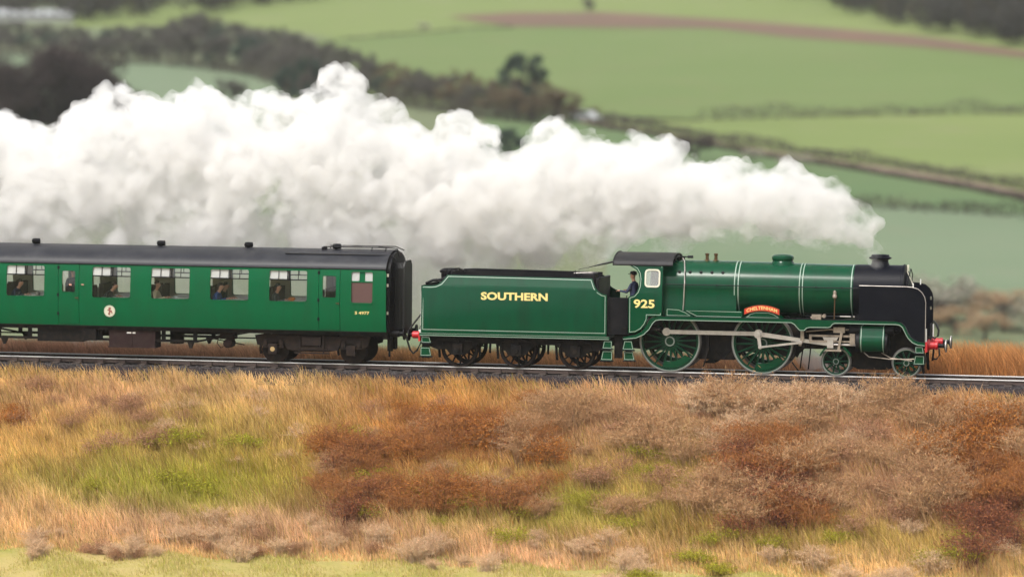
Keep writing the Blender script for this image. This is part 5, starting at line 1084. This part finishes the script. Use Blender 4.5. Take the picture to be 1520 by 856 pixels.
def blades(X, Y, H, W_, cols, lean=.5, wind=.35, z0=None):
    n = len(X); Z = hgt(X, Y)-.04 if z0 is None else z0; a = rng.uniform(0, 6.28, n); d = np.stack([np.cos(a), np.sin(a), np.zeros(n)], 1)*lean*rng.uniform(.2, 1.2, (n, 1)); d[:, 0] -= wind*rng.uniform(.3, 1.4, n)
    sd_ = rng.uniform(-.6, .6, n); w3 = np.stack([np.cos(sd_), np.sin(sd_), np.zeros(n)], 1)*(W_/2)[:, None]
    b0 = np.stack([X, Y, Z], 1); up = np.zeros((n, 3)); up[:, 2] = 1
    mid = b0+(up*.55+d*.22)*H[:, None]; tip = b0+(up*.92+d*.75)*H[:, None]
    V = np.stack([b0-w3, b0+w3, mid+w3*.8, mid-w3*.8, tip], 1).reshape(-1, 3); k = np.arange(n)*5
    return V, np.stack([k, k+1, k+2, k+3], 1), np.stack([k+3, k+2, k+4], 1), np.repeat(cols, 5, 0)
n = 280000; X = rng.uniform(-31, 20, n); Y = -2.05-10.4*rng.uniform(0, 1, n)
clump = .6+.5*np.sin(X*1.9+Y*2.3)*np.sin(X*.7-Y*1.3)+.25*np.sin(X*5.1)*np.sin(Y*4.3)
H = np.clip(rng.uniform(.22, .62, n)*(.75+.5*clump), .12, .9)*np.interp(Y, [-12.4, -11, -3.2, -2.1], [.45, 1.2, 1.1, .95])
V, Q, T, c = blades(X, Y, H, rng.uniform(.012, .03, n), bank_col(X, Y)); tag(link(bpy.data.objects.new('bank_grass', np_mesh('bank_grass', V, Q, T, c, 'plant'))), 'rough dry grass covering the near railway bank', 'grass', kind='stuff')
n = 70000; X = rng.uniform(-30, 14, n); Y = rng.uniform(-20, -11.9, n); f = rng.uniform(0, 1, n)[:, None]
V, Q, T, c = blades(X, Y, rng.uniform(.05, .2, n), rng.uniform(.012, .03, n), (np.array((.34, .36, .045))*f*.8+np.array((.62, .47, .22))*(1-f*.8))*rng.uniform(.7, 1.2, (n, 1))); tag(link(bpy.data.objects.new('verge_grass', np_mesh('verge_grass', V, Q, T, c, 'plant'))), 'short green and straw grass at the foot of the bank', 'grass', kind='stuff')
n = 120000; X = rng.uniform(-45, 26, n); Y = 2.6+rng.uniform(0, 1, n)**1.2*6
tc_ = np.stack([np.interp(X, [-45, -24, -17, -12, 0, 6, 24], v) for v in ([.42, .36, .44, .46, .40, .42, .44], [.25, .2, .26, .25, .22, .2, .22], [.15, .13, .15, .10, .12, .07, .09])], 1)
V, Q, T, c = blades(X, Y, rng.uniform(.45, 1.2, n)*np.interp(X, [-45, 3, 6, 24], [1.0, 1.0, 1.6, 1.7]), rng.uniform(.015, .035, n), tc_*1.35*rng.uniform(.55, 1.3, (n, 1))); tag(link(bpy.data.objects.new('far_side_grass', np_mesh('far_side_grass', V, Q, T, c, 'plant'))), 'tall orange-brown dry grass on the far side of the track', 'grass', kind='stuff')

n = 16000; X = rng.uniform(-31, 20, n); Y = rng.uniform(-12.2, -2.6, n); H = rng.uniform(.45, 1.05, n)*np.interp(Y, [-12, -4, -2.6], [1, .9, .55])
V, Q, T, c = blades(X, Y, H, rng.uniform(.008, .016, n), bank_col(X, Y)*np.where(rng.uniform(0, 1, (n, 1)) < .45, .45, 1.1), .35, .3); tag(link(bpy.data.objects.new('dead_stems', np_mesh('dead_stems', V, Q, T, c, 'plant'))), 'tall thin dead stems standing among the bank grass', 'dead stems', kind='stuff')

# ------------------------------------------------------------------ near bank: shrubs
def shrub_variant(H, W_, c1, c2, stemc, ns, nl, leaf, arch=.5, seed=False):
    paths = []; tips = []
    for k in range(ns):
        a = rng.uniform(0, 6.28); r = W_*.5*rng.uniform(.1, 1)**.6; h = H*rng.uniform(.45, 1)*(1-.35*(r/(W_*.5))**2); x0 = rng.normal()*W_*.12; y0 = rng.normal()*W_*.12
        m_ = (x0+math.cos(a)*r*.4, y0+math.sin(a)*r*.4, h*.75); e_ = (x0+math.cos(a)*r, y0+math.sin(a)*r, h*(1-arch*rng.uniform(0, .5)))
        paths.append(([(x0, y0, -.15), m_, e_], .011, .004)); tips.append((m_, e_))
    tv, tq = limb_tubes(paths, 3); st = np_mesh('stems', tv, tq, None, jit(stemc, len(tv), .2), 'twig')
    i = rng.integers(0, ns, nl); t = rng.uniform(0, 1.05, (nl, 1))**.7; A = np.array([x[0] for x in tips])[i]; E_ = np.array([x[1] for x in tips])[i]
    C = A*(1-t)+E_*t+rng.normal(size=(nl, 3))*(.05 if seed else .10)*W_*.5; C[:, 2] = np.abs(C[:, 2])
    f = rng.uniform(0, 1, (nl, 1)); v, q, c = leaf_cloud(C, leaf, .12 if seed else .5, (jit(c1, nl, .4)*(1-f)+jit(c2, nl, .4)*f), up=1.2 if seed else 0)
    return st, np_mesh('foliage', v, q, None, c, 'plant')
SV = {'orange': [shrub_variant(1.2, 1.9, (.48, .20, .045), (.36, .14, .04), (.26, .13, .06), 130, 2600, .07) for _ in range(3)],
 'russet': [shrub_variant(1.3, 1.8, (.26, .09, .045), (.36, .15, .065), (.16, .065, .045), 170, 1700, .06) for _ in range(2)],
 'pink': [shrub_variant(1.15, 1.5, (.76, .54, .34), (.64, .43, .26), (.56, .40, .26), 120, 2600, .09, .25, True) for _ in range(3)],
 'scrub': [shrub_variant(1.5, 2.2, (.60, .38, .20), (.42, .23, .11), (.42, .26, .14), 210, 3000, .11, .3, True) for _ in range(3)],
 'rust': [shrub_variant(1.5, 2.2, (.50, .22, .06), (.33, .13, .05), (.30, .14, .06), 210, 3000, .11, .3, True) for _ in range(3)],
 'olive': [shrub_variant(.8, 1.7, (.32, .34, .02), (.42, .36, .05), (.28, .2, .06), 110, 2200, .07) for _ in range(2)],
 'mauve': [shrub_variant(1.2, 1.8, (.50, .29, .17), (.40, .21, .115), (.36, .21, .125), 130, 2200, .06) for _ in range(2)]}
SL = {'scrub': 'straw-brown scrub bush in the thick growth on the near bank', 'rust': 'rust-brown scrub bush in the thick growth on the near bank', 'orange': 'orange-brown bramble bush growing on the near bank', 'russet': 'dark russet twiggy bush growing on the near bank', 'pink': 'clump of pale pinkish dead stems on the near bank', 'olive': 'low yellow-green bramble growing on the near bank', 'mauve': 'mauve-brown twiggy bush growing on the near bank'}
SH = []
SB_ = []
def scatter(kind, x0, x1, y0, y1, n, s0=.7, s1=1.15):
    for k in range(n): SH.append((kind, random.uniform(x0, x1), random.uniform(y0, y1), random.uniform(s0, s1)))
scatter('rust', 480, 800, 615, 770, 26, .45, 1.05); scatter('scrub', 740, 1060, 615, 780, 26, .4, 1.0); scatter('scrub', 460, 760, 620, 780, 12, .4, .8); scatter('scrub', 1050, 1560, 615, 800, 52, .45, 1.15); scatter('rust', 1080, 1220, 670, 800, 9, .6, 1.1); scatter('rust', 1380, 1560, 625, 760, 14, .5, 1.1); scatter('orange', 450, 830, 600, 770, 24, .45, 1.1); scatter('olive', 520, 800, 640, 780, 8, .4, .8); scatter('mauve', 430, 800, 600, 740, 10, .4, .8); scatter('russet', 500, 620, 690, 790, 5); scatter('mauve', 20, 280, 585, 680, 16, .35, .75); scatter('pink', 200, 480, 575, 700, 18, .3, .65)
scatter('olive', 130, 430, 660, 770, 10, .5, .9); scatter('mauve', 800, 1060, 610, 760, 14, .45, .8); scatter('pink', 1020, 1290, 605, 690, 14, .6, 1.0); scatter('pink', 1040, 1255, 612, 624, 16, 1.01, 1.12); scatter('olive', 900, 1080, 660, 760, 8, .4, .7); scatter('russet', 1080, 1210, 690, 800, 8, .8, 1.2)
scatter('orange', 1380, 1540, 610, 720, 8, .7, 1.1); scatter('mauve', 1230, 1500, 630, 810, 12, .5, .9); scatter('pink', 1250, 1500, 640, 800, 12, .4, .8); scatter('russet', 1420, 1540, 740, 840, 6, .8, 1.1); scatter('pink', 20, 600, 785, 835, 34, .28, .75); scatter('mauve', 100, 600, 790, 835, 12, .3, .55)
scatter('pink', 600, 960, 805, 852, 18, .3, .75); scatter('olive', 640, 1000, 740, 820, 7, .5, .8); scatter('olive', 940, 1500, 800, 870, 10, .5, .8); scatter('pink', 900, 1500, 830, 880, 10, .5, .8); scatter('orange', 0, 60, 610, 700, 2, .5, .7)
for kd, px, py, s in SH:
    p = ground_at(px, py, 60.0)
    if p.y > -2.9: continue
    if p.y > -4.6 and s < 1.005: s = min(s, .55+(-2.9-p.y)*.35)
    e = thing({'orange': 'bramble', 'olive': 'bramble', 'scrub': 'scrub_bush', 'rust': 'scrub_bush', 'pink': 'dead_stem_clump', 'mauve': 'twiggy_bush', 'russet': 'twiggy_bush'}[kd], tuple(p), SL[kd], 'stem clump' if kd == 'pink' else 'bramble' if kd in ('orange', 'olive') else 'bush', kd+' plants on the near bank', random.uniform(0, 6.28)); e.scale = (s*random.uniform(.9, 1.25), s*random.uniform(.9, 1.2), s)
    st, fo = random.choice(SV[kd]); link(bpy.data.objects.new('stems', st), e); link(bpy.data.objects.new('foliage', fo), e)
for k in range(48):      # beyond the track
    kd = random.choice(['orange', 'mauve', 'orange']); x = random.uniform(-40, 22) if k < 32 else random.uniform(5.5, 22); y = random.uniform(4.6, 8.5); s = random.uniform(.55, .8) if x < 5 else random.uniform(.8, 1.1)
    e = thing('shrub', (x, y, float(hgt(x, y))), {'orange': 'orange-brown bramble bush beyond the railway track', 'mauve': 'mauve-brown twiggy bush beyond the railway track'}[kd], 'shrub', kd+' shrubs beyond the track', random.uniform(0, 6.28)); e.scale = (s*1.2, s*1.2, s)
    st, fo = random.choice(SV[kd]); link(bpy.data.objects.new('stems', st), e); link(bpy.data.objects.new('foliage', fo), e)

# ------------------------------------------------------------------ steam
vol_mat('steam', (.90, .893, .883), 1.9, .0, (1.15, .40, .62, .10)); vol_mat('thin_steam', (.97, .963, .95), .75, .0, (1.6, .47, .68, .0)); vol_mat('puff', (.99, .98, .97), .9, 0); vol_mat('drift', (.99, .985, .975), .16, 0)
ST = curve([(-120, 165), (0, 168), (60, 190), (100, 186), (105, 165), (140, 145), (180, 128), (210, 150), (250, 150), (290, 130), (330, 148), (390, 138), (450, 152), (475, 112), (510, 100), (532, 112), (545, 168), (560, 150), (590, 146), (608, 182), (640, 205), (655, 175), (690, 165), (715, 190), (735, 192), (742, 232), (780, 228), (790, 185), (830, 182), (880, 208), (915, 216), (940, 198), (975, 216), (1000, 203), (1022, 240), (1060, 240), (1130, 252), (1170, 246), (1215, 266), (1245, 274), (1268, 292), (1288, 296), (1300, 325), (1308, 370)])
SBm = curve([(-120, 420), (0, 400), (560, 410), (640, 415), (760, 405), (860, 392), (950, 375), (1000, 370), (1080, 362), (1150, 368), (1200, 366), (1260, 374), (1308, 378)])
def stY(px): return float(np.interp(px, [-120, 300, 900, 1200, 1306], [4.6, 4.0, 2.6, 1.2, .0]))
def stD(px): return float(np.interp(px, [-120, 300, 900, 1200, 1280, 1306], [3.0, 2.8, 1.9, 1.0, .45, .15]))
def sph_mesh(name, S, voxel, disp):
    ib = bmesh.new(); bmesh.ops.create_icosphere(ib, subdivisions=2, radius=1); iv = np.array([v.co[:] for v in ib.verts]); it = np.array([[v.index for v in f.verts] for f in ib.faces]); ib.free()
    S = np.array(S); V = (S[:, None, :3]+iv[None]*S[:, 3][:, None, None]).reshape(-1, 3); F = (it[None]+np.arange(len(S))[:, None, None]*len(iv)).reshape(-1, 3)
    ob = bpy.data.objects.new('tmp', np_mesh('tmp', V, None, F)); COL.objects.link(ob)
    k = ob.modifiers.new('r', 'REMESH'); k.mode = 'VOXEL'; k.voxel_size = voxel; k.use_smooth_shade = True
    for sc_, st_ in disp:
        tx = bpy.data.textures.new('steam_noise', 'CLOUDS'); tx.noise_scale = sc_; tx.noise_depth = 2; d = ob.modifiers.new('d', 'DISPLACE'); d.texture = tx; d.strength = st_; d.mid_level = .5; d.texture_coords = 'GLOBAL'
    k = ob.modifiers.new('r2', 'REMESH'); k.mode = 'VOXEL'; k.voxel_size = voxel; k.use_smooth_shade = True
    bpy.context.view_layer.update(); me = bpy.data.meshes.new_from_object(ob.evaluated_get(bpy.context.evaluated_depsgraph_get())); bpy.data.objects.remove(ob); me.name = name
    me.materials.clear(); return me
PXM = 45.5
S = []
for _ in range(1100):                             # small billows on the edge and on the side towards the railway
    x = random.uniform(-110, 1296); r = random.uniform(6, 15)*np.interp(x, [1150, 1300], [1, .6]); T_, Bm = ST(x), SBm(x)
    if random.random() < .42: p = atY(x, T_+r*random.uniform(-.1, 1.2), stY(x)+random.uniform(-.7, .7)*stD(x))
    else: f = random.random(); p = atY(x, T_+r+(Bm-T_)*f*.8, stY(x)-stD(x)*1.25*math.sqrt(max(.1, 1-(f*1.6-.8)**2)))
    S.append((*p, r/PXM))
x = -110.0
while x < 1302:                                   # cauliflower edge
    r = random.uniform(9, 18) if x < 1180 else np.interp(x, [1180, 1302], [16, 7]); p = atY(x, ST(x)+r*.9, stY(x)+random.uniform(-.5, .5)*stD(x)); S.append((*p, r/PXM)); x += r*.55
for _ in range(900):
    x = random.uniform(-110, 1295); T_, Bm = ST(x), SBm(x); f = random.random()**1.25; r = random.uniform(16, 40)*np.interp(x, [1100, 1300], [1, .3])
    y = max(ST(x-r*.7), T_, ST(x+r*.7))+r*.9+(Bm-T_-2*r)*f*.92
    if f > .62 and random.random() < np.interp(x, [-100, 500, 700, 1200], [.35, .4, .5, .25]): continue
    p = atY(x, y, stY(x)+random.uniform(-1, 1)*stD(x)); S.append((*p, r/PXM))
me = sph_mesh('steam_plume', S, .10, [(.9, .7), (.38, .5), (.16, .24)]); me.materials.append(MATS['steam']); MATS['steam'].cycles.volume_step_rate = .12
tag(link(bpy.data.objects.new('steam_plume', me)), 'dense white steam plume trailing from the chimney over the train', 'steam', kind='stuff')
S = [(3.72-.10*k+random.uniform(-.05, .05), random.uniform(-.06, .06)*(1+k*.3), 3.93+.075*k, .13+.03*k) for k in range(9)]
for _ in range(420):
    x = random.uniform(-110, 1304); T_, Bm = ST(x), SBm(x); r = random.uniform(18, 48)*np.interp(x, [1050, 1304], [1, .22]); f = random.random()
    y = max(ST(x-r*.7), T_, ST(x+r*.7))+r*.7+(Bm+6-T_-1.7*r)*f; p = atY(x, y, stY(x)+random.uniform(-1.2, 1.2)*stD(x)); S.append((*p, r/PXM))
me = sph_mesh('thin_steam', S, .17, [(1.1, .9), (.4, .4)]); me.materials.append(MATS['thin_steam']); MATS['thin_steam'].cycles.volume_step_rate = .15
tag(link(bpy.data.objects.new('thin_steam', me)), 'thin translucent steam around the white plume', 'steam', kind='stuff')
S = []
for _ in range(150):
    x = random.uniform(-120, 690); r = random.uniform(30, 60); y = random.uniform(345, 478)+max(0, (x-600)*.0); p = atY(x, y, random.uniform(4.2, 8.0)); S.append((*p, r/PXM))
me = sph_mesh('drifting_steam', S, .22, [(1.2, .9), (.5, .5)]); me.materials.append(MATS['drift'])
tag(link(bpy.data.objects.new('drifting_steam', me)), 'pale steam sinking low behind the coach', 'steam', kind='stuff')
S = [(random.uniform(1.0, 2.4), random.uniform(.9, 1.6), random.uniform(.12, .55), random.uniform(.15, .3)) for _ in range(26)]
me = sph_mesh('cylinder_steam', S, .08, [(.4, .2)]); me.materials.append(MATS['puff'])
tag(link(bpy.data.objects.new('cylinder_steam', me)), 'faint steam drifting low behind the locomotive wheels', 'steam', kind='stuff')

# ------------------------------------------------------------------ haze
HAZE = 0.00008
vol_mat('haze', (.93, .95, .97), HAZE, 0.0)
hb = B().box(-930, 930, -170, 1720, -16, 140).mesh('haze', 'haze'); tag(link(bpy.data.objects.new('haze', hb)), 'pale damp haze lying over the valley and hill', 'haze', kind='stuff')
